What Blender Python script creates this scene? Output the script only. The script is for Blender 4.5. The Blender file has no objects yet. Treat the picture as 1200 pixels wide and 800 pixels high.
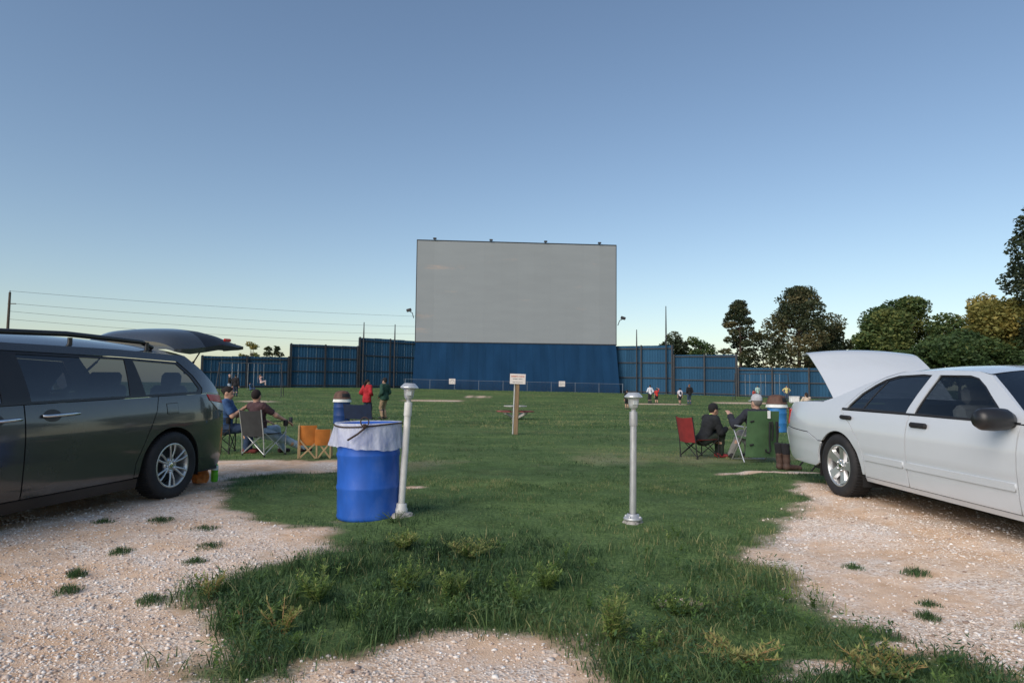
import bpy, bmesh, math, random
import numpy as np
from mathutils import Vector, Matrix
from mathutils.geometry import delaunay_2d_cdt

random.seed(7)
RNG = np.random.default_rng(7)
R = math.radians
SC = bpy.context.scene
COL = SC.collection

# ------------------------------------------------------------------ camera, sky, sun, exposure
cam = bpy.data.objects.new('camera', bpy.data.cameras.new('camera'))
COL.objects.link(cam)
SC.camera = cam
cam.data.sensor_width = 36
cam.data.lens = 23.4
cam.data.clip_start = 0.05
cam.data.clip_end = 6000
cam.matrix_world = Matrix.Translation((0, 0, 1.25)) @ Matrix.Rotation(R(93.81), 4, 'X') @ Matrix.Rotation(R(0.6), 4, 'Z')

SUN_EL, SUN_AZ = 34.0, 219.0
world = bpy.data.worlds.new('World')
SC.world = world
world.use_nodes = True
_wn = world.node_tree.nodes
_sky = _wn.new('ShaderNodeTexSky')
_sky.sky_type = 'NISHITA'
_sky.sun_disc = False
_sky.sun_elevation = R(SUN_EL)
_sky.sun_rotation = R(SUN_AZ)
_sky.air_density = 1.1
_sky.dust_density = 0.7
_sky.ozone_density = 1.5
_wn['Background'].inputs[1].default_value = 0.12
world.node_tree.links.new(_sky.outputs[0], _wn['Background'].inputs[0])

_sl = bpy.data.lights.new('sun', 'SUN')
_sl.energy = 2.65
_sl.angle = R(50)
_sl.color = (1.0, 0.90, 0.80)
sun = bpy.data.objects.new('sun', _sl)
COL.objects.link(sun)
_d = Vector((math.sin(R(SUN_AZ)) * math.cos(R(SUN_EL)), math.cos(R(SUN_AZ)) * math.cos(R(SUN_EL)), math.sin(R(SUN_EL))))
sun.rotation_euler = _d.to_track_quat('Z', 'Y').to_euler()
SC.view_settings.view_transform = 'Standard'
SC.view_settings.look = 'None'
SC.view_settings.exposure = 0.12
SC.view_settings.gamma = 1.0

# ------------------------------------------------------------------ materials
def new_mat(name):
    m = bpy.data.materials.new(name)
    m.use_nodes = True
    return m, m.node_tree.nodes, m.node_tree.links, m.node_tree.nodes['Principled BSDF']

def mat(name, col, rough=0.7, metal=0.0, var=0.12, scale=6.0, bump=0.0, bscale=40.0, coat=0.0, dirt_or_glow=None, dirt_glow_amt=0.5, stretch=(1, 1, 1), spec=0.5, trans=0.0, dlo=0.5, dhi=0.75, orand=0.0):
    """plain procedural material: base colour broken up by noise, optional dirt patches, optional bump."""
    m, n, l, b = new_mat(name)
    tc = n.new('ShaderNodeTexCoord')
    mp = n.new('ShaderNodeMapping')
    mp.inputs['Scale'].default_value = stretch
    l.new(tc.outputs['Object'], mp.inputs[0])
    nz = n.new('ShaderNodeTexNoise')
    nz.inputs['Scale'].default_value = scale
    nz.inputs['Detail'].default_value = 5
    l.new(mp.outputs[0], nz.inputs['Vector'])
    rp = n.new('ShaderNodeValToRGB')
    rp.color_ramp.elements[0].position = 0.3
    rp.color_ramp.elements[1].position = 0.7
    c = np.array(col[:3])
    rp.color_ramp.elements[0].color = (*np.clip(c * (1 - var), 0, 1), 1)
    rp.color_ramp.elements[1].color = (*np.clip(c * (1 + var), 0, 1), 1)
    l.new(nz.outputs['Fac'], rp.inputs[0])
    out = rp.outputs[0]
    if dirt_or_glow is not None:
        n2 = n.new('ShaderNodeTexNoise')
        n2.inputs['Scale'].default_value = scale * 0.45
        n2.inputs['Detail'].default_value = 8
        n2.inputs['Roughness'].default_value = 0.7
        l.new(mp.outputs[0], n2.inputs['Vector'])
        r2 = n.new('ShaderNodeMapRange')
        r2.inputs[1].default_value = dlo
        r2.inputs[2].default_value = dhi
        r2.inputs[4].default_value = dirt_glow_amt
        l.new(n2.outputs['Fac'], r2.inputs[0])
        mx = n.new('ShaderNodeMix')
        mx.data_type = 'RGBA'
        l.new(r2.outputs[0], mx.inputs[0])
        l.new(out, mx.inputs[6])
        mx.inputs[7].default_value = (*dirt_or_glow, 1)
        out = mx.outputs[2]
    if orand:
        oi = n.new('ShaderNodeObjectInfo')
        r3 = n.new('ShaderNodeMapRange')
        r3.inputs[3].default_value = 1 - orand
        r3.inputs[4].default_value = 1 + orand
        l.new(oi.outputs['Random'], r3.inputs[0])
        m3 = n.new('ShaderNodeMix')
        m3.data_type = 'RGBA'
        m3.blend_type = 'MULTIPLY'
        m3.inputs[0].default_value = 1
        l.new(out, m3.inputs[6])
        l.new(r3.outputs[0], m3.inputs[7])
        out = m3.outputs[2]
    l.new(out, b.inputs['Base Color'])
    b.inputs['Roughness'].default_value = rough
    b.inputs['Metallic'].default_value = metal
    b.inputs['Coat Weight'].default_value = coat
    b.inputs['Coat Roughness'].default_value = 0.06
    b.inputs['Specular IOR Level'].default_value = spec
    b.inputs['Transmission Weight'].default_value = trans
    if bump:
        nb = n.new('ShaderNodeTexNoise')
        nb.inputs['Scale'].default_value = bscale
        nb.inputs['Detail'].default_value = 4
        l.new(mp.outputs[0], nb.inputs['Vector'])
        bp = n.new('ShaderNodeBump')
        bp.inputs['Strength'].default_value = bump
        bp.inputs['Distance'].default_value = 0.02
        l.new(nb.outputs['Fac'], bp.inputs['Height'])
        l.new(bp.outputs[0], b.inputs['Normal'])
    return m

def glass_mat(name, tint, refl=0.06):
    m, n, l, b = new_mat(name)
    n.remove(b)
    tr = n.new('ShaderNodeBsdfTransparent')
    tr.inputs[0].default_value = (*tint, 1)
    gl = n.new('ShaderNodeBsdfGlossy')
    gl.inputs['Roughness'].default_value = 0.02
    nz = n.new('ShaderNodeTexNoise')
    nz.inputs['Scale'].default_value = 5
    tcn = n.new('ShaderNodeTexCoord')
    l.new(tcn.outputs['Object'], nz.inputs['Vector'])
    mr = n.new('ShaderNodeMapRange')
    mr.inputs[3].default_value = 0.015
    mr.inputs[4].default_value = 0.05
    l.new(nz.outputs['Fac'], mr.inputs[0])
    l.new(mr.outputs[0], gl.inputs['Roughness'])
    fr = n.new('ShaderNodeFresnel')
    fr.inputs[0].default_value = 1.5
    ad = n.new('ShaderNodeMath')
    ad.operation = 'ADD'
    ad.inputs[1].default_value = refl
    l.new(fr.outputs[0], ad.inputs[0])
    mx = n.new('ShaderNodeMixShader')
    l.new(ad.outputs[0], mx.inputs[0])
    l.new(tr.outputs[0], mx.inputs[1])
    l.new(gl.outputs[0], mx.inputs[2])
    l.new(mx.outputs[0], n['Material Output'].inputs[0])
    return m

def tint_mat(name, stops, rough=0.7, transl=0.0, attr='tint', noise=0.0, spec=0.3):
    """colour picked along a ramp by the per-piece attribute 'tint' (each blade, stone or leaf has its own)."""
    m, n, l, b = new_mat(name)
    at = n.new('ShaderNodeAttribute')
    at.attribute_name = attr
    rp = n.new('ShaderNodeValToRGB')
    el = rp.color_ramp.elements
    el[0].position, el[0].color = stops[0][0], (*stops[0][1], 1)
    el[1].position, el[1].color = stops[-1][0], (*stops[-1][1], 1)
    for p, c in stops[1:-1]:
        e = el.new(p)
        e.color = (*c, 1)
    l.new(at.outputs['Fac'], rp.inputs[0])
    l.new(rp.outputs[0], b.inputs['Base Color'])
    b.inputs['Roughness'].default_value = rough
    b.inputs['Specular IOR Level'].default_value = spec
    if transl:
        t = n.new('ShaderNodeBsdfTranslucent')
        l.new(rp.outputs[0], t.inputs[0])
        mx = n.new('ShaderNodeMixShader')
        mx.inputs[0].default_value = transl
        l.new(b.outputs[0], mx.inputs[1])
        l.new(t.outputs[0], mx.inputs[2])
        l.new(mx.outputs[0], n['Material Output'].inputs[0])
    return m

M = {}
M['screen'] = mat('screen_white', (0.28, 0.30, 0.315), 0.85, var=0.03, scale=2.6, stretch=(.11, .11, 0.5), dirt_or_glow=(0.46, 0.36, 0.31), dirt_glow_amt=0.75, dlo=.60, dhi=.74, orand=.018, bump=0.05, bscale=2)  # pink patches paint cloud reflections into the screen colour
M['skirt'] = mat('skirt_blue', (0.014, 0.052, 0.118), 0.9, spec=.08, orand=.10, var=0.15, scale=0.8, stretch=(1, 1, 0.15), dirt_or_glow=(0.018, 0.05, 0.10), dirt_glow_amt=0.4)
M['fence'] = mat('fence_blue_sheet', (0.026, 0.080, 0.148), 0.85, spec=.10, orand=.16, var=0.16, scale=0.7, stretch=(1, 1, 0.2), dirt_or_glow=(0.035, 0.07, 0.11), dirt_glow_amt=0.5)
M['steel_dark'] = mat('dark_steel', (0.035, 0.038, 0.045), 0.6, 0.2, var=0.3, dirt_or_glow=(0.07, 0.045, 0.03))
M['galv'] = mat('galvanised_steel', (0.52, 0.53, 0.54), 0.42, 0.55, var=0.14, scale=25, stretch=(1, 1, 0.4), dirt_or_glow=(0.36, 0.34, 0.32), dirt_glow_amt=0.5)
M['steel_grey'] = mat('dull_grey_steel', (0.13, 0.16, 0.20), 0.8, 0.0, var=0.2)
M['galv_white'] = mat('whitewashed_pipe', (0.66, 0.65, 0.62), 0.55, 0.1, var=0.08, scale=15, dirt_or_glow=(0.42, 0.38, 0.33), dirt_glow_amt=0.6)
M['cast'] = mat('cast_alloy', (0.62, 0.64, 0.65), 0.32, 0.5, var=0.12, scale=30, dirt_or_glow=(0.35, 0.34, 0.33))
M['concrete'] = mat('rough_concrete', (0.36, 0.34, 0.31), 0.95, var=0.3, scale=18, bump=0.8, bscale=35)
M['drum'] = mat('blue_plastic_drum', (0.018, 0.10, 0.44), 0.5, spec=.35, var=0.18, scale=7, stretch=(1, 1, .5), dirt_or_glow=(0.12, 0.20, 0.46), dirt_glow_amt=0.6, bump=0.06, bscale=8)
M['drum2'] = mat('lighter_blue_drum', (0.03, 0.17, 0.42), 0.45, var=0.12, scale=5, dirt_or_glow=(0.08, 0.18, 0.36))
M['rust_lid'] = mat('rusty_brown_lid', (0.10, 0.05, 0.035), 0.7, 0.1, var=0.35, scale=9, dirt_or_glow=(0.16, 0.09, 0.06))
M['mirror_shell'] = mat('mirror_shell', (0.016, 0.016, 0.018), 0.38, var=0.05)
M['drum3'] = mat('navy_plastic_drum', (0.012, 0.045, 0.17), 0.5, spec=.35, var=0.15, scale=6)
M['black'] = mat('matt_black', (0.012, 0.012, 0.014), 0.75, var=0.3)
M['rope'] = mat('dark_strap', (0.045, 0.028, 0.022), 0.85, var=0.3, scale=60)
M['wood'] = mat('weathered_wood', (0.22, 0.145, 0.08), 0.85, var=0.3, scale=7, stretch=(4, 4, 0.5), dirt_or_glow=(0.16, 0.13, 0.10), bump=0.3)
M['wood_light'] = mat('pale_chair_wood', (0.42, 0.29, 0.15), 0.7, var=0.2, scale=9)
M['redwood'] = mat('faded_red_bench', (0.22, 0.065, 0.055), 0.75, var=0.3, scale=5)
M['conc_table'] = mat('pale_table_concrete', (0.40, 0.39, 0.37), 0.9, var=0.15)
M['sign'] = mat('sign_white', (0.66, 0.60, 0.57), 0.6, var=0.04)
M['sign_red'] = mat('sign_red_print', (0.55, 0.14, 0.06), 0.6)
M['sign_grey'] = mat('sign_dark_print', (0.12, 0.12, 0.11), 0.6)
M['tyre'] = mat('tyre_rubber', (0.016, 0.016, 0.018), 0.8, var=0.25, scale=12, dirt_or_glow=(0.05, 0.043, 0.036), dirt_glow_amt=0.4)
M['alloy'] = mat('alloy_wheel', (0.56, 0.57, 0.58), 0.3, 0.75, var=0.05, dirt_or_glow=(0.4, 0.38, 0.35), dirt_glow_amt=0.3)
M['well'] = mat('wheel_well', (0.01, 0.01, 0.011), 0.9, var=0.3)
M['van_paint'] = mat('dark_grey_green_paint', (0.056, 0.061, 0.065), 0.24, 0.4, var=0.06, scale=3, coat=1.0, dirt_or_glow=(0.03, 0.03, 0.028), dirt_glow_amt=0.25)
M['van_trim'] = mat('black_window_trim', (0.018, 0.017, 0.017), 0.32, var=0.15)
M['white_paint'] = mat('white_car_paint', (0.56, 0.595, 0.63), 0.26, 0.0, var=0.015, scale=3, coat=0.7, dirt_or_glow=(0.48, 0.50, 0.51), dirt_glow_amt=0.3)
M['gate_glass'] = mat('privacy_glass', (0.006, 0.006, 0.008), 0.45, var=0.05, coat=0.0)
M['chrome'] = mat('chrome', (0.72, 0.73, 0.75), 0.12, 1.0, var=0.03)
M['red_lens'] = mat('red_lens', (0.55, 0.018, 0.012), 0.35, var=0.1, coat=0.25, spec=.3)
M['clear_lens'] = mat('clear_lens', (0.62, 0.63, 0.63), 0.25, var=0.08, coat=0.5)
M['cabin'] = mat('cabin_trim', (0.05, 0.05, 0.052), 0.9, var=0.2)
M['sunlit_trim'] = mat('sunlit_tan_trim', (0.32, 0.23, 0.15), 0.8, var=0.1)  # tan tone puts sunlight on the tailgate edge into the trim colour
M['seat_grey'] = mat('car_seat_grey', (0.24, 0.24, 0.235), 0.9, var=0.2)
M['glass_dark'] = glass_mat('tinted_glass', (0.15, 0.17, 0.185), 0.09)
M['glass_mid'] = glass_mat('light_tint_glass', (0.58, 0.62, 0.63), 0.02)
M['green_fab'] = mat('green_canvas', (0.056, 0.120, 0.050), 0.9, var=0.15, scale=8, bump=0.25, bscale=120, dirt_or_glow=(0.075, 0.12, 0.06))
M['red_fab'] = mat('red_canvas', (0.20, 0.018, 0.018), 0.9, var=0.18, scale=8, bump=0.2, bscale=120)
M['orange_fab'] = mat('orange_canvas', (0.50, 0.17, 0.03), 0.9, var=0.2, scale=6, bump=0.2, bscale=120, dirt_or_glow=(0.36, 0.12, 0.03))
M['grey_fab'] = mat('charcoal_canvas', (0.028, 0.029, 0.031), 0.9, var=0.2, scale=8, bump=0.2, bscale=120)
M['black_fab'] = mat('black_canvas', (0.012, 0.012, 0.015), 0.95, var=0.3, scale=8)
M['navy_fab'] = mat('navy_canvas', (0.006, 0.015, 0.045), 0.9, var=0.2, scale=8)
M['white_cloth'] = mat('white_cloth', (0.75, 0.75, 0.74), 0.9, var=0.05)
M['alu'] = mat('aluminium_tube', (0.55, 0.56, 0.57), 0.35, 0.7, var=0.08)
M['bark'] = mat('tree_bark', (0.09, 0.065, 0.05), 0.95, var=0.35, scale=5, stretch=(3, 3, 0.6), bump=0.6, bscale=14)
M['pole_wood'] = mat('utility_pole_wood', (0.09, 0.07, 0.055), 0.9, var=0.25, scale=3)
M['wire'] = mat('power_cable', (0.03, 0.03, 0.032), 0.7)
M['bottle'] = mat('green_plastic', (0.13, 0.52, 0.03), 0.25, var=0.1, coat=0.6)
M['label_white'] = mat('white_label', (0.7, 0.75, 0.72), 0.5)
M['snack'] = mat('orange_snack_wrapper', (0.55, 0.16, 0.03), 0.35, var=0.35, scale=22, dirt_or_glow=(0.62, 0.42, 0.2), dirt_glow_amt=0.8)
M['boot'] = mat('brown_boot_leather', (0.075, 0.042, 0.032), 0.7, var=0.3, scale=14, dirt_or_glow=(0.10, 0.065, 0.05))

def liner_mat():
    m, n, l, b = new_mat('clear_bin_liner')
    b.inputs['Base Color'].default_value = (0.84, 0.87, 0.95, 1)
    nz = n.new('ShaderNodeTexNoise')
    nz.inputs['Scale'].default_value = 9
    nz.inputs['Detail'].default_value = 6
    tc = n.new('ShaderNodeTexCoord')
    mp = n.new('ShaderNodeMapping')
    mp.inputs['Scale'].default_value = (1, 1, 0.6)
    l.new(tc.outputs['Object'], mp.inputs[0])
    l.new(mp.outputs[0], nz.inputs['Vector'])
    bp = n.new('ShaderNodeBump')
    bp.inputs['Strength'].default_value = 0.8
    bp.inputs['Distance'].default_value = 0.05
    l.new(nz.outputs['Fac'], bp.inputs['Height'])
    l.new(bp.outputs[0], b.inputs['Normal'])
    b.inputs['Roughness'].default_value = 0.25
    tr = n.new('ShaderNodeBsdfTransparent')
    tr.inputs[0].default_value = (0.9, 0.93, 1.0, 1)
    tl = n.new('ShaderNodeBsdfTranslucent')
    tl.inputs[0].default_value = (0.85, 0.88, 0.95, 1)
    m1 = n.new('ShaderNodeMixShader')
    m1.inputs[0].default_value = 0.35
    l.new(b.outputs[0], m1.inputs[1])
    l.new(tl.outputs[0], m1.inputs[2])
    m2 = n.new('ShaderNodeMixShader')
    mr = n.new('ShaderNodeMapRange')
    mr.inputs[1].default_value = 0.35
    mr.inputs[2].default_value = 0.65
    mr.inputs[3].default_value = 0.25
    mr.inputs[4].default_value = 0.6
    l.new(nz.outputs['Fac'], mr.inputs[0])
    l.new(mr.outputs[0], m2.inputs[0])
    l.new(m1.outputs[0], m2.inputs[1])
    l.new(tr.outputs[0], m2.inputs[2])
    l.new(m2.outputs[0], n['Material Output'].inputs[0])
    return m
M['liner'] = liner_mat()

# ------------------------------------------------------------------ objects
def tag(o, label=None, cat=None, group=None, kind=None):
    if label: o['label'] = label
    if cat: o['category'] = cat
    if group: o['group'] = group
    if kind: o['kind'] = kind
    return o

def thing(name, label, cat, loc=(0, 0, 0), rotz=0.0, group=None, rot=None):
    o = bpy.data.objects.new(name, None)
    o.empty_display_size = 0.2
    COL.objects.link(o)
    o.location = loc
    o.rotation_euler = rot if rot else (0, 0, rotz)
    return tag(o, label, cat, group)

def link_mesh(name, me, material, parent=None, loc=None):
    o = bpy.data.objects.new(name, me)
    COL.objects.link(o)
    if material is not None:
        me.materials.append(material)
    if parent is not None:
        o.parent = parent
    if loc is not None:
        o.location = loc
    return o

def copy_tree(o, parent=None):
    c = o.copy()
    COL.objects.link(c)
    c.parent = parent
    for ch in list(o.children):
        copy_tree(ch, c)
    return c

def np_mesh(name, V, tris=None, quads=None, attrs=None, smooth=False):
    """mesh straight from numpy arrays."""
    me = bpy.data.meshes.new(name)
    V = np.ascontiguousarray(V, dtype=np.float32)
    me.vertices.add(len(V))
    me.vertices.foreach_set('co', V.ravel())
    loops, starts, p = [], [], 0
    if quads is not None and len(quads):
        loops.append(np.asarray(quads, dtype=np.int32).ravel())
        starts.append(np.arange(len(quads), dtype=np.int32) * 4)
        p = len(quads) * 4
    if tris is not None and len(tris):
        loops.append(np.asarray(tris, dtype=np.int32).ravel())
        starts.append(p + np.arange(len(tris), dtype=np.int32) * 3)
    L = np.concatenate(loops)
    S = np.concatenate(starts)
    me.loops.add(len(L))
    me.loops.foreach_set('vertex_index', L)
    me.polygons.add(len(S))
    me.polygons.foreach_set('loop_start', S)
    if smooth:
        me.polygons.foreach_set('use_smooth', np.ones(len(S), dtype=bool))
    me.update(calc_edges=True)
    if attrs:
        for k, a in attrs.items():
            at = me.attributes.new(k, 'FLOAT', 'POINT')
            at.data.foreach_set('value', np.ascontiguousarray(a, dtype=np.float32))
    return me

class MB:
    """collects boxes, tubes, lathes and grids and links them as ONE mesh."""
    def __init__(s):
        s.v, s.f, s.sm, s.n = [], [], [], {}
    def add(s, vs, fs, smooth=False):
        o = len(s.v)
        s.v += [tuple(map(float, v)) for v in vs]
        s.f += [tuple(i + o for i in f) for f in fs]
        s.sm += [smooth] * len(fs)
        return s
    def box(s, c, size, rot=None, ch=0.0):
        c = Vector(c)
        h = Vector(size) / 2
        rm = rot.to_3x3() if rot is not None else Matrix.Identity(3)
        if ch <= 0:
            vs = [c + rm @ Vector((x * h.x, y * h.y, z * h.z)) for x in (-1, 1) for y in (-1, 1) for z in (-1, 1)]
            return s.add(vs, [(0, 1, 3, 2), (4, 6, 7, 5), (0, 4, 5, 1), (2, 3, 7, 6), (0, 2, 6, 4), (1, 5, 7, 3)])
        bm = bmesh.new()
        for x in (-1, 1):
            for y in (-1, 1):
                for z in (-1, 1):
                    for k in range(3):
                        p = Vector((x * h.x, y * h.y, z * h.z))
                        for a, sg in ((0, x), (1, y), (2, z)):
                            if a != k:
                                p[a] -= sg * ch
                        bm.verts.new(c + rm @ p)
        bmesh.ops.convex_hull(bm, input=bm.verts)
        bmesh.ops.dissolve_limit(bm, angle_limit=0.01, verts=bm.verts, edges=bm.edges)
        bm.verts.index_update()
        s.add([v.co for v in bm.verts], [[v.index for v in f.verts] for f in bm.faces])
        bm.free()
        return s
    def bar(s, p, q, w, t, up=(0, 0, 1), ch=0.0):
        p, q = Vector(p), Vector(q)
        d = (q - p)
        z = d.normalized()
        x = Vector(up).cross(z)
        if x.length < 1e-4:
            x = Vector((1, 0, 0))
        x.normalize()
        y = z.cross(x)
        rm = Matrix((x, y, z)).transposed()
        return s.box((p + q) / 2, (w, t, d.length), rm, ch)
    def tube(s, pts, r, n=8, caps=True, closed=False):
        pts = [Vector(p) for p in pts]
        m = len(pts)
        rs = r if isinstance(r, (list, tuple)) else [r] * m
        vs, fs = [], []
        prev = None
        for i in range(m):
            a = pts[(i - 1) % m] if (i > 0 or closed) else pts[i]
            b = pts[(i + 1) % m] if (i < m - 1 or closed) else pts[i]
            t = (b - a).normalized()
            if prev is None:
                u = t.cross(Vector((0, 0, 1)))
                if u.length < 1e-3:
                    u = t.cross(Vector((1, 0, 0)))
            else:
                u = prev - t * prev.dot(t)
            u.normalize()
            prev = u
            w = t.cross(u)
            for k in range(n):
                an = 2 * math.pi * k / n
                vs.append(pts[i] + (u * math.cos(an) + w * math.sin(an)) * rs[i])
        lim = m if closed else m - 1
        for i in range(lim):
            for k in range(n):
                a = i * n + k
                b = i * n + (k + 1) % n
                c = ((i + 1) % m) * n
                fs.append((a, b, c + (k + 1) % n, c + k))
        s.add(vs, fs, True)
        if caps and not closed:
            o = len(s.v)
            s.add(vs[:n], [tuple(reversed(range(n)))])
            s.add(vs[-n:], [tuple(range(n))])
        return s
    def lathe(s, prof, n=24, mtx=None, smooth=True, caps=True):
        vs, fs = [], []
        for r, z in prof:
            for k in range(n):
                a = 2 * math.pi * k / n
                v = Vector((r * math.cos(a), r * math.sin(a), z))
                vs.append(mtx @ v if mtx else v)
        for i in range(len(prof) - 1):
            for k in range(n):
                fs.append((i * n + k, i * n + (k + 1) % n, (i + 1) * n + (k + 1) % n, (i + 1) * n + k))
        s.add(vs, fs, smooth)
        if caps:
            s.add(vs[:n], [tuple(reversed(range(n)))])
            s.add(vs[-n:], [tuple(range(n))])
        return s
    def grid(s, fn, nu, nv, smooth=True, flip=False):
        vs = [fn(i / nu, j / nv) for i in range(nu + 1) for j in range(nv + 1)]
        fs = []
        for i in range(nu):
            for j in range(nv):
                a = i * (nv + 1) + j
                f = (a, a + nv + 1, a + nv + 2, a + 1)
                fs.append(tuple(reversed(f)) if flip else f)
        return s.add(vs, fs, smooth)
    def sheet(s, fn, nu, nv, t, smooth=True):
        """a grid with real thickness t along its normal."""
        P = [[Vector(fn(i / nu, j / nv)) for j in range(nv + 1)] for i in range(nu + 1)]
        N = [[None] * (nv + 1) for _ in range(nu + 1)]
        for i in range(nu + 1):
            for j in range(nv + 1):
                du = P[min(i + 1, nu)][j] - P[max(i - 1, 0)][j]
                dv = P[i][min(j + 1, nv)] - P[i][max(j - 1, 0)]
                nn = du.cross(dv)
                N[i][j] = nn.normalized() if nn.length > 1e-12 else Vector((0, 0, 1))
        A = [P[i][j] + N[i][j] * t / 2 for i in range(nu + 1) for j in range(nv + 1)]
        B = [P[i][j] - N[i][j] * t / 2 for i in range(nu + 1) for j in range(nv + 1)]
        w = nv + 1
        fs, gs, rim = [], [], []
        for i in range(nu):
            for j in range(nv):
                a = i * w + j
                fs.append((a, a + w, a + w + 1, a + 1))
                gs.append((a + 1, a + w + 1, a + w, a))
        s.add(A, fs, smooth)
        s.add(B, gs, smooth)
        ring = [i * w for i in range(nu + 1)] + [nu * w + j for j in range(1, nv + 1)] + [i * w + nv for i in range(nu - 1, -1, -1)] + [j for j in range(nv - 1, 0, -1)]
        m = len(ring)
        s.add([A[k] for k in ring] + [B[k] for k in ring], [(k, m + k, m + (k + 1) % m, (k + 1) % m) for k in range(m)])
        return s
    def mesh(s, name):
        me = bpy.data.meshes.new(name)
        me.from_pydata(s.v, [], s.f)
        me.polygons.foreach_set('use_smooth', s.sm)
        me.update()
        if s.n:
            me.normals_split_custom_set_from_vertices([s.n.get(i, (0, 0, 0)) for i in range(len(s.v))])
        return me
    def build(s, name, material, parent=None, loc=None):
        return link_mesh(name, s.mesh(name), material, parent, loc)

# ------------------------------------------------------------------ terrain
def smooth(a, b, t):
    t = np.clip((np.asarray(t, float) - a) / (b - a), 0, 1)
    return t * t * (3 - 2 * t)

def G(x, y):
    """height of the field: level by the cars, a shallow dip, then a rise to the screen."""
    x = np.asarray(x, float)
    y = np.asarray(y, float)
    rise = 0.83 - 0.012 * np.clip(x, -25, 30)
    z = -0.2 * smooth(12, 28, y) + rise * smooth(56, 82, y)
    z = z + 0.42 * smooth(-8, -20, x) * smooth(34, 50, y) * (1 - smooth(58, 80, y))
    pad = smooth(3.0, 5.0, y) * (1 - smooth(9, 11, y))
    z = z + (0.10 * smooth(2.3, 3.6, x) + 0.03 * smooth(-2.2, -3.4, x)) * pad
    z = z + 0.04 * np.exp(-(((x + 0.85) / 0.55) ** 2 + ((y - 6.25) / 0.5) ** 2))
    return z

def Gz(x, y, dz=0.0):
    return (x, y, float(G(x, y)) + dz)

def vnoise(x, y, s, seed=0):
    """smooth value noise on numpy arrays, about 0..1."""
    x = np.asarray(x, float) / s + 1000.3 + seed * 17.1
    y = np.asarray(y, float) / s + 1000.7 + seed * 9.7
    xi, yi = np.floor(x).astype(np.int64), np.floor(y).astype(np.int64)
    fx, fy = x - xi, y - yi
    fx, fy = fx * fx * (3 - 2 * fx), fy * fy * (3 - 2 * fy)
    def h(a, b):
        n = (a * 374761393 + b * 668265263 + seed * 974711) & 0x7fffffff
        n = ((n ^ (n >> 13)) * 1274126177) & 0x7fffffff
        return ((n ^ (n >> 16)) & 0xffff) / 65535.0
    return (h(xi, yi) * (1 - fx) + h(xi + 1, yi) * fx) * (1 - fy) + (h(xi, yi + 1) * (1 - fx) + h(xi + 1, yi + 1) * fx) * fy

def fbm(x, y, s, seed=0, o=4):
    t, a, k = 0, 1.0, 0
    for i in range(o):
        t = t + a * vnoise(x, y, s / 2 ** i, seed + i)
        k += a
        a *= 0.55
    return t / k

def poly_sd(P, X, Y):
    """signed distance to a polygon, negative inside."""
    P = np.asarray(P, float)
    d = np.full(X.shape, 1e9)
    ins = np.zeros(X.shape, bool)
    n = len(P)
    for i in range(n):
        ax, ay = P[i]
        bx, by = P[(i + 1) % n]
        ex, ey = bx - ax, by - ay
        t = np.clip(((X - ax) * ex + (Y - ay) * ey) / (ex * ex + ey * ey + 1e-12), 0, 1)
        d = np.minimum(d, (X - ax - ex * t) ** 2 + (Y - ay - ey * t) ** 2)
        if ay != by:
            c = ((ay > Y) != (by > Y)) & (X < ex * (Y - ay) / (by - ay) + ax)
            ins ^= c
    d = np.sqrt(d)
    return np.where(ins, -d, d)

GRAVEL_A = [(-9, 2.4), (-9, 9.5), (-6.2, 10.6), (-4.85, 10.42), (-4.15, 10.96), (-2.83, 10.96), (-2.45, 9.58), (-3.15, 9.27), (-3.8, 8.86), (-3.58, 7.81), (-3.0, 6.91), (-2.63, 6.32), (-1.94, 5.76), (-1.53, 5.99), (-1.44, 5.72), (-1.5, 5.23), (-1.65, 4.91), (-1.82, 4.36), (-1.89, 4.06), (-1.86, 3.74), (-1.71, 3.5), (-1.5, 3.42), (-1.21, 3.27), (-1.05, 3.16), (-1.14, 3.09), (-1.58, 3.2), (-1.6, 3.08), (-1.5, 2.93), (-1.27, 2.87), (-0.95, 2.88), (-0.97, 3.1), (-0.88, 3.12), (-0.65, 3.13), (-0.52, 3.29), (-0.32, 3.35), (-0.15, 3.4), (0.1, 3.47), (0.25, 3.36), (0.39, 3.15), (0.47, 2.98), (0.55, 2.6), (2.2, 2.55), (2.2, -8), (-9, -8)]
GRAVEL_B = [(3.66, 8.1), (3.97, 7.81), (5.01, 7.89), (9.5, 8.6), (9.5, 2.4), (2.3, 2.4), (2.22, 2.95), (2.22, 3.06), (2.05, 3.27), (1.95, 3.45), (1.84, 3.64), (1.76, 3.87), (1.77, 4.23), (1.9, 4.99), (2.09, 5.39), (2.67, 6.36), (3.26, 7.27), (3.34, 7.84)]
BARE = [(3.75, 9.45, 0.80, 0.19), (-1.2, 8.25, 0.16, 0.1), (12.7, 57.5, 2.2, 0.9), (-21, 50, 2.2, 0.6), (-6.9, 60, 2.6, 0.9), (-3.0, 66, 2.5, 0.8), (1.0, 3.95, 0.12, 0.1), (1.45, 3.1, 0.2, 0.08), (1.9, 3.3, 0.15, 0.08), (-17, 44, 1.6, 0.4), (22, 62, 3, .6), (6.5, 10.1, .8, .14), (1.2, 2.95, .15, .05)]

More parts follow.
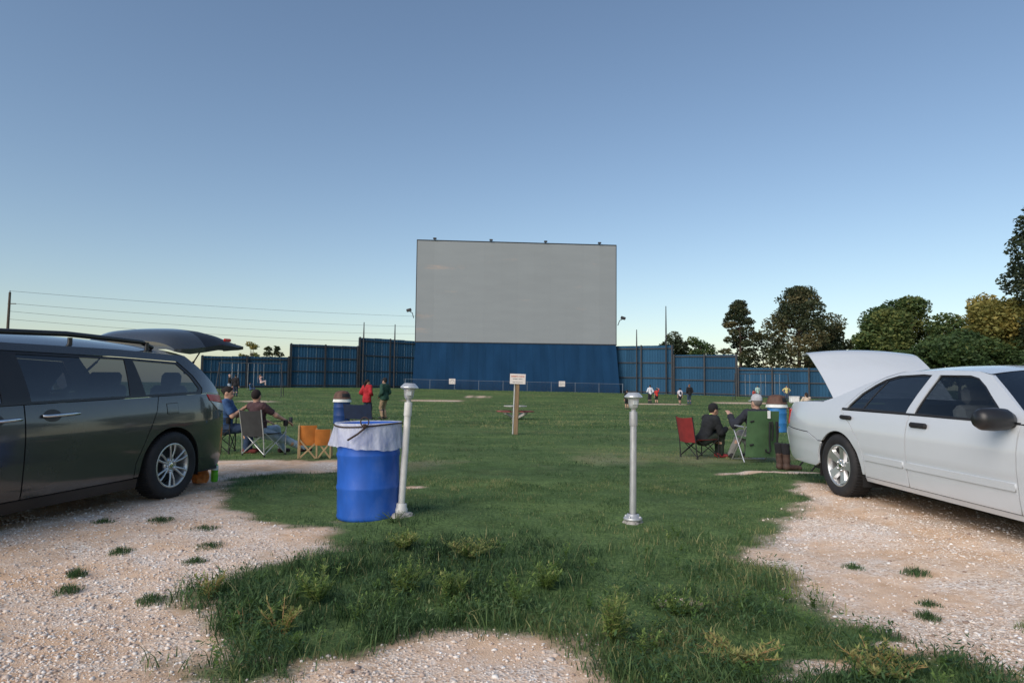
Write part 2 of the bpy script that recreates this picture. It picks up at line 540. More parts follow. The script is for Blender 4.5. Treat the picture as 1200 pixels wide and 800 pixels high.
def cover(X, Y):
    """1 where turf grows, 0 on gravel, between on worn ground."""
    X = np.asarray(X, float)
    Y = np.asarray(Y, float)
    sd = np.minimum(poly_sd(GRAVEL_A, X, Y), poly_sd(GRAVEL_B, X, Y))
    sd = sd + (fbm(X, Y, 0.42, 3, 5) - 0.5) * 0.62 + (fbm(X, Y, 1.6, 8) - 0.5) * 0.3
    c = smooth(-0.07, 0.20, sd)
    for bx, by, rx, ry in BARE:
        q = np.sqrt(((X - bx) / rx) ** 2 + ((Y - by) / ry) ** 2) + (fbm(X, Y, max(rx, ry) * 0.5, 5) - 0.5) * 0.9
        c = np.minimum(c, smooth(0.75, 1.15, q))
    w = np.exp(-((Y - 11.2 - 0.8 * np.sin(X * 0.35)) / 1.0) ** 2) * smooth(.42, .62, fbm(X, Y, 1.1, 21, 5)) * 0.13 * (np.abs(X) < 12)
    c = c * (1 - w)
    return c

def RUTS(X, Y):
    """shallow wheel tracks worn along both parking pads."""
    t = 0
    for x0, sl in ((-2.75, -.22), (-4.2, -.22), (3.35, .05), (4.95, .05)):
        t = t - .022 * np.exp(-((X - x0 - sl * (6.5 - Y) + .06 * np.sin(Y * 1.3)) / .13) ** 2)
    return t

def micro(X, Y):
    f = 1 - smooth(9, 16, Y)
    return ((fbm(X, Y, 0.5, 31) - 0.5) * 0.035 + (fbm(X, Y, 0.12, 41, 2) - 0.5) * 0.012 + RUTS(X, Y)) * f

# ------------------------------------------------------------------ the ground
def axis(lo, mid0, mid1, hi, fine, grow):
    a = list(np.arange(mid0, mid1, fine))
    s = fine
    x = mid1
    while x < hi:
        a.append(x)
        s *= grow
        x += s
    a.append(hi)
    s = fine
    x = mid0 - fine
    b = []
    while x > lo:
        b.append(x)
        s *= grow
        x -= s
    b.append(lo)
    return np.array(b[::-1] + a)

def ground_material():
    m, n, l, b = new_mat('field_ground')
    tc = n.new('ShaderNodeTexCoord')
    at = n.new('ShaderNodeAttribute')
    at.attribute_name = 'turf'
    def noise(sc, det=5, ro=0.6):
        z = n.new('ShaderNodeTexNoise')
        z.inputs['Scale'].default_value = sc
        z.inputs['Detail'].default_value = det
        z.inputs['Roughness'].default_value = ro
        l.new(tc.outputs['Object'], z.inputs['Vector'])
        return z.outputs['Fac']
    def ramp(src, stops):
        r = n.new('ShaderNodeValToRGB')
        e = r.color_ramp.elements
        e[0].position, e[0].color = stops[0][0], (*stops[0][1], 1)
        e[1].position, e[1].color = stops[-1][0], (*stops[-1][1], 1)
        for p, c in stops[1:-1]:
            q = e.new(p)
            q.color = (*c, 1)
        l.new(src, r.inputs[0])
        return r.outputs[0]
    def mix(f, a, c, mode='MIX'):
        x = n.new('ShaderNodeMix')
        x.data_type = 'RGBA'
        x.blend_type = mode
        if isinstance(f, float):
            x.inputs[0].default_value = f
        else:
            l.new(f, x.inputs[0])
        l.new(a, x.inputs[6])
        l.new(c, x.inputs[7])
        return x.outputs[2]
    # gravel and sand
    vo = n.new('ShaderNodeTexVoronoi')
    vo.inputs['Scale'].default_value = 62
    l.new(tc.outputs['Object'], vo.inputs['Vector'])
    vs = n.new('ShaderNodeSeparateColor')
    l.new(vo.outputs['Color'], vs.inputs[0])
    stones = ramp(vs.outputs[0], [(0.0, (0.42, 0.32, 0.25)), (0.35, (0.66, 0.55, 0.46)), (0.7, (0.76, 0.69, 0.61)), (1.0, (0.84, 0.82, 0.79))])
    sand = ramp(noise(9), [(0.3, (0.60, 0.42, 0.28)), (0.7, (0.80, 0.61, 0.45))])
    where = ramp(noise(1.3, 6, 0.7), [(0.42, (0, 0, 0)), (0.6, (1, 1, 1))])
    gravel = mix(where, sand, stones)
    big = ramp(noise(0.55, 3), [(0.3, (0.84, 0.72, 0.60)), (0.5, (1.0, 0.95, 0.90)), (0.68, (1.12, 1.10, 1.10))])
    gravel = mix(1.0, gravel, big, 'MULTIPLY')
    # turf, seen between the blades and from afar
    g1 = ramp(noise(0.22, 7, 0.68), [(0.28, (0.098, 0.108, 0.050)), (0.45, (0.086, 0.140, 0.054)), (0.6, (0.108, 0.172, 0.062)), (0.78, (0.165, 0.18, 0.080))])
    g2 = ramp(noise(3.2, 6, 0.75), [(0.3, (0.66, 0.66, 0.6)), (0.55, (1.0, 1.0, 1.0)), (0.75, (1.4, 1.35, 1.25))])
    g3 = ramp(noise(34, 4, 0.7), [(0.32, (0.52, 0.55, 0.50)), (0.5, (0.98, 1.0, 0.95)), (0.68, (1.6, 1.5, 1.35))])
    turf = mix(1.0, mix(1.0, g1, g2, 'MULTIPLY'), g3, 'MULTIPLY')
    mb_ = n.new('ShaderNodeMapping')
    mb_.inputs['Scale'].default_value = (.16, 1, 1)
    l.new(tc.outputs['Object'], mb_.inputs[0])
    bn = n.new('ShaderNodeTexNoise')
    bn.inputs['Scale'].default_value = 0.55
    bn.inputs['Detail'].default_value = 6
    bn.inputs['Roughness'].default_value = 0.65
    l.new(mb_.outputs[0], bn.inputs['Vector'])
    bands = ramp(bn.outputs['Fac'], [(0.3, (0.66, 0.74, 0.66)), (0.5, (1, 1, 1)), (0.68, (1.45, 1.32, 1.25))])
    turf = mix(1.0, turf, bands, 'MULTIPLY')
    dry = ramp(noise(0.11, 6, 0.7), [(0.55, (0, 0, 0)), (0.75, (0.55, 0.55, 0.55))])
    straw = ramp(noise(2.0), [(0.3, (0.10, 0.088, 0.05)), (0.7, (0.16, 0.14, 0.08))])
    turf = mix(dry, turf, straw)
    edge = ramp(at.outputs['Fac'], [(0.25, (1, 1, 1)), (0.98, (0, 0, 0))])
    litter = ramp(noise(14), [(0.3, (0.13, 0.105, 0.065)), (0.7, (0.24, 0.19, 0.125))])
    turf = mix(edge, turf, litter)
    col = mix(at.outputs['Fac'], gravel, turf)
    l.new(col, b.inputs['Base Color'])
    b.inputs['Roughness'].default_value = 0.95
    b.inputs['Specular IOR Level'].default_value = 0.15
    bp = n.new('ShaderNodeBump')
    bp.inputs['Strength'].default_value = 0.7
    bp.inputs['Distance'].default_value = 0.012
    hm = n.new('ShaderNodeMix')
    hm.data_type = 'RGBA'
    sp_ = n.new('ShaderNodeSeparateColor')
    l.new(where, sp_.inputs[0])
    l.new(sp_.outputs[0], hm.inputs[0])
    fine = n.new('ShaderNodeTexNoise')
    fine.inputs['Scale'].default_value = 130
    fine.inputs['Detail'].default_value = 4
    l.new(tc.outputs['Object'], fine.inputs['Vector'])
    l.new(fine.outputs['Fac'], hm.inputs[6])
    l.new(vo.outputs['Distance'], hm.inputs[7])
    l.new(hm.outputs[2], bp.inputs['Height'])
    l.new(bp.outputs[0], b.inputs['Normal'])
    return m

def build_ground():
    xs = axis(-2500, -6.5, 6.5, 2500, 0.055, 1.05)
    ys = axis(-2500, 2.3, 9.5, 4500, 0.05, 1.045)
    X, Y = np.meshgrid(xs, ys)
    Z = G(X, Y) + micro(X, Y)
    nx, ny = len(xs), len(ys)
    C = np.ones(X.shape)
    sel = (np.abs(X) < 60) & (Y < 95) & (Y > -30)
    C[sel] = cover(X[sel], Y[sel])
    V = np.stack([X.ravel(), Y.ravel(), Z.ravel()], 1)
    i = (np.arange(ny - 1)[:, None] * nx + np.arange(nx - 1)[None, :]).ravel()
    q = np.stack([i, i + 1, i + nx + 1, i + nx], 1)
    me = np_mesh('ground', V, quads=q, attrs={'turf': C.ravel()}, smooth=True)
    o = link_mesh('ground', me, ground_material())
    tag(o, 'grass field with worn gravel parking pads in front', None, None, 'structure')
build_ground()

# ------------------------------------------------------------------ blades of grass
BLADE = tint_mat('grass_blade', [(0.0, (0.020, 0.048, 0.020)), (0.35, (0.046, 0.098, 0.036)), (0.65, (0.098, 0.172, 0.060)), (0.86, (0.175, 0.23, 0.088)), (1.0, (0.38, 0.33, 0.16))], 0.6, 0.3)
WEED = tint_mat('weed_leaf', [(0.0, (0.05, 0.10, 0.03)), (0.5, (0.14, 0.24, 0.06)), (0.8, (0.27, 0.36, 0.10)), (1.0, (0.46, 0.40, 0.16))], 0.6, 0.45)
PEB = tint_mat('loose_stone', [(0.0, (0.28, 0.20, 0.16)), (0.2, (0.52, 0.41, 0.34)), (0.5, (0.68, 0.60, 0.53)), (0.8, (0.76, 0.73, 0.69)), (1.0, (0.84, 0.84, 0.83))], 0.9)

def make_blades(P, hgt, wid, tint, lean=0.5, two=True):
    n = len(P)
    a = RNG.uniform(0, 2 * np.pi, n)
    b = RNG.uniform(0, 2 * np.pi, n)
    ca, sa = np.cos(a) * wid / 2, np.sin(a) * wid / 2
    ln = hgt * RNG.uniform(0.15, 1.0, n) * lean
    dx, dy = np.cos(b) * ln, np.sin(b) * ln
    S = np.stack([ca, sa, np.zeros(n)], 1)
    if two:
        mid = P + np.stack([dx * .35, dy * .35, hgt * .58], 1)
        tip = P + np.stack([dx, dy, hgt * np.where(ln > hgt * .75, .8, 1)], 1)
        V = np.stack([P - S, P + S, mid - S * .8, mid + S * .8, tip], 1).reshape(-1, 3)
        o = np.arange(n)[:, None] * 5
        return V, o + np.array([[0, 1, 3, 2]]), o + np.array([[2, 3, 4]]), np.repeat(tint, 5)
    tip = P + np.stack([dx, dy, hgt], 1)
    V = np.stack([P - S, P + S, tip], 1).reshape(-1, 3)
    o = np.arange(n)[:, None] * 3
    return V, None, o + np.array([[0, 1, 2]]), np.repeat(tint, 3)

def in_view(x, y, m=0.6):
    return np.abs(x) < 0.80 * y + m

def scatter(n, y0, y1, power=1.0):
    """random points on the part of the field one could see, denser nearby."""
    u = RNG.uniform(0, 1, n)
    if power == 1.0:
        y = y0 * (y1 / y0) ** u
    else:
        y = (y0 ** power + u * (y1 ** power - y0 ** power)) ** (1 / power)
    x = RNG.uniform(-1, 1, n) * (0.82 * y + 0.7)
    return x, y

def grass_layer(name, label, n, y0, y1, h0, h1, w, power, two, dens=None, lean=0.6, t0=.45):
    x, y = scatter(n, y0, y1, power)
    c = cover(x, y)
    keep = RNG.uniform(0, 1, len(x)) < c ** 1.5
    if dens is not None:
        keep &= RNG.uniform(0, 1, len(x)) < dens(x, y)
    x, y = x[keep], y[keep]
    z = G(x, y) + micro(x, y) - 0.004
    k = len(x)
    patch = smooth(.25, .75, fbm(x, y, 0.9, 61) * .5 + fbm(x, y, .22, 67, 3) * .5)
    hgt = RNG.uniform(h0, h1, k) * (0.35 + 1.2 * patch)
    tint = np.clip(t0 + (fbm(x, y, 1.4, 71) - .5) * 1.3 + (fbm(x, y, 0.2, 77) - .5) * 0.9 + (fbm(x * .16, y, 1.8, 55) - .5) * 0.7 * smooth(7, 14, y) + RNG.normal(0, 0.15, k), 0, 0.95)
    tint = np.where(RNG.uniform(0, 1, k) < 0.045, RNG.uniform(0.9, 1, k), tint)
    P = np.stack([x, y, z], 1)
    V, q, t, tt = make_blades(P, hgt, w * RNG.uniform(.7, 1.3, k) * (1 + y * 0.045), tint, lean, two)
    me = np_mesh(name, V, tris=t, quads=q, attrs={'tint': tt})
    o = link_mesh(name, me, BLADE)
    tag(o, label, 'grass', None, 'stuff')
    return o

def lush(x, y):
    """the unmown weedy strip at the front of the turf between the two cars."""
    return (1 - smooth(4.2, 5.6, y + (fbm(x, y, .8, 91) - .5) * 1.4)) * smooth(.38, .58, fbm(x, y, .3, 93, 3))

def thin(x, y):
    return .10 + .90 * smooth(.38, .58, fbm(x, y, .35, 95, 4) * .6 + fbm(x, y, 1.3, 97, 3) * .4)

grass_layer('grass', 'dense short grass between the two parked cars', 190000, 2.6, 9.0, 0.016, 0.045, 0.0034, 1.0, True, thin, .9)
grass_layer('grass', 'taller weedy grass at the front edge of the turf', 60000, 2.6, 6.0, 0.05, 0.12, 0.0045, 1.0, True, lush, 1.0, .5)
grass_layer('grass', 'mown grass around the camp chairs and bins', 170000, 8.0, 26.0, 0.02, 0.045, 0.005, 1.0, False, thin, .8, .56)
grass_layer('grass', 'mown grass of the open field before the screen', 120000, 22.0, 84.0, 0.03, 0.07, 0.012, 1.0, False, None, .8, .62)

# broad-leaved weeds low in the turf
def weed_leaves(n, y0, y1, size, name, label, dens, tint0):
    x, y = scatter(n, y0, y1)
    keep = (RNG.uniform(0, 1, n) < cover(x, y) ** 2) & (RNG.uniform(0, 1, n) < dens(x, y))
    x, y = x[keep], y[keep]
    k = len(x)
    hz = RNG.uniform(0.01, 0.10, k) * (0.5 + fbm(x, y, .6, 61))
    z = G(x, y) + hz
    a = RNG.uniform(0, 2 * np.pi, k)
    el = RNG.uniform(-0.3, 0.9, k)
    L = size * RNG.uniform(.6, 1.5, k)
    W = L * RNG.uniform(.22, .4, k)
    d = np.stack([np.cos(a) * np.cos(el), np.sin(a) * np.cos(el), np.sin(el)], 1)
    s = np.stack([-np.sin(a), np.cos(a), RNG.uniform(-.4, .4, k)], 1)
    P = np.stack([x, y, z], 1)
    V = np.stack([P, P + d * (L * .5)[:, None] + s * W[:, None] * .5, P + d * L[:, None], P + d * (L * .5)[:, None] - s * W[:, None] * .5], 1).reshape(-1, 3)
    q = np.arange(k)[:, None] * 4 + np.array([[0, 1, 2, 3]])
    tint = np.clip(tint0 + (fbm(x, y, .5, 99) - .5) * .8 + RNG.normal(0, .1, k), 0, .97)
    o = link_mesh(name, np_mesh(name, V, quads=q, attrs={'tint': np.repeat(tint, 4)}), BLADE)
    tag(o, label, 'weeds', None, 'stuff')
weed_leaves(60000, 2.6, 6.4, 0.028, 'weeds', 'leafy low weeds matted in the front of the turf', lush, 0.45)
def weed_mass(n):
    """branching weeds too many to count, standing in the front of the turf."""
    x, y = scatter(n, 2.75, 5.8)
    keep = (cover(x, y) > .9) & (RNG.uniform(0, 1, n) < .25 + .75 * lush(x, y))
    LV, LT = [], []
    for cx, cy in zip(x[keep], y[keep]):
        z0 = float(G(cx, cy))
        hh = RNG.uniform(.06, .15)
        sp_ = RNG.uniform(.04, .09)
        t0 = float(np.clip(RNG.normal(.42, .16), .1, .85))
        for s in range(RNG.integers(5, 10)):
            a = RNG.uniform(0, 6.283)
            r = sp_ * RNG.uniform(.3, 1)
            top = np.array([math.cos(a) * r, math.sin(a) * r, hh * RNG.uniform(.6, 1.1)])
            k = 15
            t = RNG.uniform(.2, 1, k)
            p = np.array([cx, cy, z0]) + top * t[:, None] * np.stack([t, t, np.ones(k)], 1)
            an = RNG.uniform(0, 6.283, k)
            e = RNG.uniform(-.2, 1.0, k)
            L = .019 * RNG.uniform(.6, 1.5, k)[:, None]
            d = np.stack([np.cos(an) * np.cos(e), np.sin(an) * np.cos(e), np.sin(e)], 1) * L
            q = np.stack([-np.sin(an), np.cos(an), RNG.uniform(-.3, .3, k)], 1) * L * .19
            LV.append(np.stack([p, p + d * .5 + q, p + d, p + d * .5 - q], 1).reshape(-1, 3))
            LT.append(np.repeat(np.clip(RNG.normal(t0, .08, k), 0, 1), 4))
    V = np.concatenate(LV)
    o = link_mesh('weeds', np_mesh('weeds', V, quads=np.arange(len(V)).reshape(-1, 4), attrs={'tint': np.concatenate(LT)}), WEED)
    tag(o, 'branching green weeds standing in the front of the turf', 'weeds', None, 'stuff')
weed_mass(520)

# ------------------------------------------------------------------ loose stones
def ico():
    t = (1 + 5 ** .5) / 2
    v = np.array([(-1, t, 0), (1, t, 0), (-1, -t, 0), (1, -t, 0), (0, -1, t), (0, 1, t), (0, -1, -t), (0, 1, -t), (t, 0, -1), (t, 0, 1), (-t, 0, -1), (-t, 0, 1)], float)
    v /= np.linalg.norm(v[0])
    f = np.array([(0, 11, 5), (0, 5, 1), (0, 1, 7), (0, 7, 10), (0, 10, 11), (1, 5, 9), (5, 11, 4), (11, 10, 2), (10, 7, 6), (7, 1, 8), (3, 9, 4), (3, 4, 2), (3, 2, 6), (3, 6, 8), (3, 8, 9), (4, 9, 5), (2, 4, 11), (6, 2, 10), (8, 6, 7), (9, 8, 1)])
    return v, f

def stones(name, label, n, y0, y1, smin, smax, seed):
    x, y = scatter(n, y0, y1)
    c = cover(x, y)
    d = smooth(0.40, 0.62, fbm(x, y, 0.9, seed)) * 0.75 + 0.25
    keep = (RNG.uniform(0, 1, n) > c * 1.02) & (RNG.uniform(0, 1, n) < d)
    x, y = x[keep], y[keep]
    k = len(x)
    s = np.clip(smin * np.exp(RNG.exponential(0.38, k)), smin, smax)
    v, f = ico()
    an = RNG.uniform(0, 2 * np.pi, k)
    sx, sy, sz = s * RNG.uniform(.9, 1.6, k), s * RNG.uniform(.7, 1.1, k), s * RNG.uniform(.4, .8, k)
    jit = 1 + RNG.uniform(-.38, .30, (k, 12))
    L = v[None] * jit[..., None] * np.stack([sx, sy, sz], 1)[:, None, :]
    ca, sa = np.cos(an)[:, None], np.sin(an)[:, None]
    W = np.stack([L[..., 0] * ca - L[..., 1] * sa, L[..., 0] * sa + L[..., 1] * ca, L[..., 2]], 2)
    z = G(x, y) + micro(x, y) + sz * .35
    W += np.stack([x, y, z], 1)[:, None, :]
    F = np.arange(k)[:, None, None] * 12 + f[None]
    tint = np.clip(RNG.normal(.46, .22, k), 0, 1)
    o = link_mesh(name, np_mesh(name, W.reshape(-1, 3), tris=F.reshape(-1, 3), attrs={'tint': np.repeat(tint, 12)}), PEB)
    tag(o, label, 'gravel', None, 'stuff')
stones('gravel', 'loose pale gravel strewn over the parking pads', 100000, 2.55, 9.0, 0.0034, 0.012, 121)
stones('gravel', 'larger crushed stones among the gravel', 1800, 2.55, 7.5, 0.007, 0.017, 131)

# ------------------------------------------------------------------ single tufts and weeds one can pick out
def tuft_mesh(n, h, spread, tint0, leaves=0):
    r = RNG.uniform(0, 1, n) ** .8 * spread
    a = RNG.uniform(0, 2 * np.pi, n)
    q0, q1 = RNG.uniform(0, 6.28, 2)
    r = r * (1 + .18 * np.sin(2 * a + q0) + .10 * np.sin(5 * a + q1))
    P = np.stack([r * np.cos(a), r * np.sin(a), np.full(n, -.004)], 1)
    tint = np.clip(RNG.normal(tint0, .12, n), 0, 1)
    hh = h * RNG.uniform(.4, 1.1, n) * (1 - .5 * r / spread)
    V, q, t, tt = make_blades(P, hh, np.full(n, .0036), tint, .9, True)
    return V, q, t, tt

def tuft(x, y, n, h, spread, tint0, label, group):
    V, q, t, tt = tuft_mesh(n, h, spread, tint0)
    o = link_mesh('grass_tuft', np_mesh('grass_tuft', V, tris=t, quads=q, attrs={'tint': tt}), BLADE, None, Gz(x, y))
    tag(o, label, 'grass tuft', group)

for x, y, s, h, ti, lb in [
    (-2.83, 4.93, .13, .07, .45, 'small grass tuft alone on the gravel in front of the dark van'),
    (-2.77, 4.35, .09, .07, .4, 'middle grass tuft of the row on the left gravel'),
    (-2.62, 4.05, .10, .08, .4, 'grass tuft near the left photo edge of the gravel, third from the van'),
    (-2.05, 3.9, .12, .08, .42, 'grass tuft closest to the weedy turf tip on the left gravel'),
    (-2.9, 3.72, .10, .08, .78, 'yellowish grass tuft at the left border of the gravel'),
    (-2.3, 5.2, .16, .05, .35, 'flat dark grass tuft beside the turf patch left of the blue drum'),
    (-2.2, 4.75, .12, .06, .35, 'thin grass tuft between the gravel and the weedy turf tip'),
    (-3.1, 6.0, .16, .05, .35, 'low grass tuft near the rear wheel of the van'),
    (-2.6, 5.75, .16, .06, .35, 'low grass tuft in the gravel beside the grass patch by the drum'),
    (-3.55, 5.9, .12, .05, .4, 'low grass tuft under the van sill'),
    (2.4, 4.75, .09, .07, .5, 'grass tuft on the right gravel, first from the turf edge'),
    (2.72, 4.55, .11, .08, .45, 'grass tuft on the right gravel, second from the turf edge'),
    (2.45, 3.98, .08, .05, .4, 'short grass tuft low on the right gravel'),
    (2.72, 3.55, .10, .09, .8, 'dry yellowish tuft near the right border of the gravel'),
    (2.3, 3.75, .09, .06, .4, 'small dark tuft beside the right turf tongue'),
    (-2.55, 3.25, .14, .08, .7, 'pale grass tuft at the bottom left corner of the gravel')]:
    tuft(x, y, int(2200 * s), h * RNG.uniform(.8, 1.3), s * .78, ti, lb, 'lone grass tufts on the gravel')

def weed_plant(x, y, h, spread, stems, tint0, label, leaf=.030, per=36, name='weed_plant'):
    """stems with many small leaves along them."""
    root = thing(name, label, 'weed', Gz(x, y))
    sb = MB()
    LV, LT = [], []
    big = h > .16
    for i in range(stems):
        a = RNG.uniform(0, 2 * np.pi)
        r = spread * RNG.uniform(.25, 1)
        top = np.array([math.cos(a) * r, math.sin(a) * r, h * RNG.uniform(.6, 1.05)])
        b = np.array([math.cos(a) * r * .12, math.sin(a) * r * .12, -.01])
        m = b * .5 + top * .5 + np.array([0, 0, h * .12])
        sb.tube([b, m, top], [.0035, .0026, .001], 5)
        for k in range(per):
            t = RNG.uniform(.15, 1)
            p = (1 - t) ** 2 * b + 2 * t * (1 - t) * m + t * t * top
            an = RNG.uniform(0, 2 * np.pi)
            e = RNG.uniform(-.1, 1.0)
            L = leaf * RNG.uniform(.6, 1.5) * (1.15 - .5 * t)
            d = np.array([math.cos(an) * math.cos(e), math.sin(an) * math.cos(e), math.sin(e)])
            s = np.array([-math.sin(an), math.cos(an), RNG.uniform(-.3, .3)]) * L * .17
            p2 = p + d * L * .9
            LV += [p, p2 * .5 + p * .5 + s, p2 + d * L * .4, p2 * .5 + p * .5 - s]
            LT.append(float(np.clip(RNG.normal(tint0, .09), 0, 1)))
    sb.build('stem', BLADE_STEM if tint0 < .9 else DRY_STEM, root)
    k = len(LT)
    me = np_mesh('foliage', np.array(LV), quads=np.arange(k * 4).reshape(k, 4), attrs={'tint': np.repeat(LT, 4)})
    tag(link_mesh('foliage', me, WEED, root), kind='stuff')

BLADE_STEM = mat('green_stem', (0.06, 0.10, 0.03), 0.7, var=.2)
DRY_STEM = mat('dry_stem', (0.34, 0.20, 0.09), 0.8, var=.2)
weed_plant(.50, 3.32, .27, .16, 22, .80, 'tall pale green leafy weed near the bottom edge, right of the middle')
weed_plant(-.28, 4.95, .13, .26, 60, .88, 'wide bush of pale dry grass in the middle of the turf', .024, 22)
weed_plant(-.33, 3.95, .20, .17, 20, .74, 'bright leafy weed in the middle of the weedy strip')
weed_plant(-.62, 4.05, .19, .16, 18, .70, 'leafy weed left of the bright one in the weedy strip')
weed_plant(-1.10, 3.9, .20, .16, 17, .72, 'leafy weed in the left half of the weedy strip')
weed_plant(-1.73, 3.95, .15, .10, 9, .9, 'yellowing weed at the left tip of the turf')
weed_plant(-1.14, 3.42, .15, .11, 10, .9, 'yellow weed at the gravel edge left of centre')
weed_plant(-1.36, 3.5, .11, .09, 4, .97, 'dry brown stalk at the gravel edge', .01, 3)
weed_plant(.05, 3.85, .17, .14, 14, .60, 'dark leafy weed beside the tall pale weed')
weed_plant(1.05, 3.15, .10, .25, 26, .93, 'low yellow flecked weed by the bottom edge on the right')
weed_plant(1.62, 3.02, .09, .25, 26, .93, 'low yellow flecked weed nearest the right gravel')
weed_plant(-.80, 5.15, .12, .15, 22, .82, 'pale weed clump in front of the blue drum')
weed_plant(-1.02, 6.02, .09, .20, 18, .3, 'dark weeds at the foot of the blue drum and the left pipe', .014, 20)
weed_plant(.22, 4.2, .15, .14, 16, .70, 'weed clump right of the bright leafy weed')
weed_plant(.95, 3.75, .12, .18, 18, .66, 'low leafy weed clump in the right half of the turf')

# ------------------------------------------------------------------ the screen
SA, SB = Vector((-12.19, 84.0, 0)), Vector((13.45, 86.0, 0))
SU = (SB - SA).normalized()
SN = Vector((SU.y, -SU.x, 0))            # towards the audience
SW = (SB - SA).length
def sp(u, out, z):
    p = SA + SU * (u * SW) + SN * out
    return (p.x, p.y, z)

scr = thing('movie_screen', 'huge blank white outdoor cinema screen above a sloping blue skirt', 'movie screen', (0, 0, 0))
NP = 12
Z0, Z1 = 6.70, 19.62
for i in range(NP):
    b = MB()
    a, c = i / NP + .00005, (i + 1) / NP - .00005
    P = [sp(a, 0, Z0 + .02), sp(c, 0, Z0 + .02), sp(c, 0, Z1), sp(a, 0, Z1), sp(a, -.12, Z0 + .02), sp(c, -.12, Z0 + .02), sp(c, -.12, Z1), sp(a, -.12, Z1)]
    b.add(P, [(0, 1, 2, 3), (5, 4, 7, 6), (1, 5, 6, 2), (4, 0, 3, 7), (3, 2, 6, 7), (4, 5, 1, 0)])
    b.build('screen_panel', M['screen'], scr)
b = MB()
b.bar(sp(-.0022, -.28, Z0), sp(-.0022, -.28, Z1 + .05), .10, .5, SN)
b.bar(sp(1.0022, -.28, Z0), sp(1.0022, -.28, Z1 + .05), .10, .5, SN)
b.bar(sp(-.004, -.28, Z1 + .105), sp(1.004, -.28, Z1 + .105), .5, .10, (0, 0, 1))
b.build('frame', M['steel_dark'], scr)
b = MB()
for u in np.linspace(.02, .98, 9):
    b.bar(sp(u, -.35, .6), sp(u, -.35, Z1), .2, .25, SN)
    b.bar(sp(u, -5.5, .4), sp(u, -.4, 13), .2, .2, SN)
b.build('back_bracing', M['steel_dark'], scr)
NS = 26
for i in range(NS):
    b = MB()
    def face(t, s, i=i):
        u = (i + t * .998) / NS
        flare = (u - .5) * .02 * (1 - s)
        z = (.15 - .45 * u) * (1 - s) + (Z0 - .05) * s + .35 * (1 - s)
        k = 8
        ph = (t * k) % 1
        rib = .035 if ph < .35 else 0
        return sp(u + flare, .02 + 1.35 * (1 - s) + rib, z)
    b.sheet(lambda t, s: face(t, s), 24, 1, .02, smooth=False)
    b.build('skirt_sheet', M['skirt'], scr)
b = MB()
b.bar(sp(-.004, .06, Z0 - .02), sp(1.004, .06, Z0 - .02), .12, .12, (0, 0, 1))
b.build('skirt_cap', M['steel_dark'], scr)
for u in (.085, .365, .64, .915):
    b = MB()
    b.box(sp(u, .1, Z1 + .30), (.42, .28, .22), ch=.04)
    b.tube([sp(u, -.1, Z1 + .15), sp(u, .06, Z1 + .27)], .05, 6)
    b.build('top_lamp', M['steel_dark'], scr)
for u, sg in ((-.012, -1), (1.010, 1)):
    b = MB()
    z = 10.2 if sg < 0 else 9.7
    b.tube([sp(u, 0, z - .5), sp(u + sg * .006, .3, z + .1), sp(u + sg * .02, .5, z + .3)], .05, 6)
    b.box(sp(u + sg * .022, .55, z + .42), (.62, .35, .36), Matrix.Rotation(.3 * sg, 3, 'Y'), .05)
    b.build('floodlight', M['steel_dark'], scr)

# ------------------------------------------------------------------ sheet metal fences beside the screen
def metal_fence(label, p0, p1, runs, tall):
    """runs: (start fraction, end fraction, height above ground at both ends); sheets are one metre, ribs modelled."""
    root = thing('metal_fence', label, 'fence', (0, 0, 0))
    A, B = Vector((*p0, 0)), Vector((*p1, 0))
    U = (B - A).normalized()
    N = Vector((U.y, -U.x, 0))
    if N.y > 0: N = -N
    L = (B - A).length
    def at(d, out, z):
        p = A + U * d + N * out
        return (p.x, p.y, z)
    cache = {}
    def gz(d):
        p = A + U * d
        return float(G(p.x, p.y))
    for (f0, f1, h) in runs:
        d0, d1 = f0 * L, f1 * L
        n = max(1, round((d1 - d0) / 1.0))
        w = (d1 - d0) / n
        key = (round(w, 3), h)
        if key not in cache:
            b = MB()
            def fn(t, s, w=w, h=h):
                x = t * w * .992
                ph = (t * 3) % 1
                rib = .04 if ph < .22 else 0.0
                v = U * x + N * rib
                return (v.x, v.y, s * h)
            b.sheet(fn, 27, 1, .012, smooth=False)
            cache[key] = b.mesh('fence_sheet')
            cache[key].materials.append(M['fence'])
        for i in range(n):
            d = d0 + i * w
            o = bpy.data.objects.new('fence_sheet', cache[key])
            COL.objects.link(o)
            o.parent = root
            o.location = at(d, 0, gz(d) - .05 + RNG.uniform(-.025, .025))
        for frac in ([.04, .33, .64, .93] if h > 5.5 else [.05, .5, .9] if h < 4 else [.05, .37, .68, .95]):
            b = MB()
            b.bar(at(d0, .10, gz(d0) + frac * h), at(d1, .10, gz(d1) + frac * h), .07, .12, (0, 0, 1))
            b.build('rail', M['steel_dark'], root)
        nb = max(1, round((d1 - d0) / 4.4))
        for i in range(nb + 1):
            d = d0 + (d1 - d0) * i / nb + (.12 if i == 0 else -.12 if i == nb else 0)
            b = MB()
            b.bar(at(d, .22, gz(d) - .3), at(d, .22, gz(d) + h + .02), .16, .16, N)
            b.build('post', M['steel_dark'], root)
    for f, z in tall:
        b = MB()
        b.tube([at(f * L, .36, gz(f * L) - .2), at(f * L, .36, z * .75), at(f * L, .36, z)], [.11, .09, .05], 8)
        b.build('tall_pole', M['steel_dark'], root)
metal_fence('stepped blue sheet metal fence on the side of the dark van', (-32.8, 70.2), (-11.9, 85.2),
            [(0, .36, 3.5), (.36, .68, 5.0), (.68, 1.0, 6.1)], [(.70, 8.75), (.86, 8.75)])
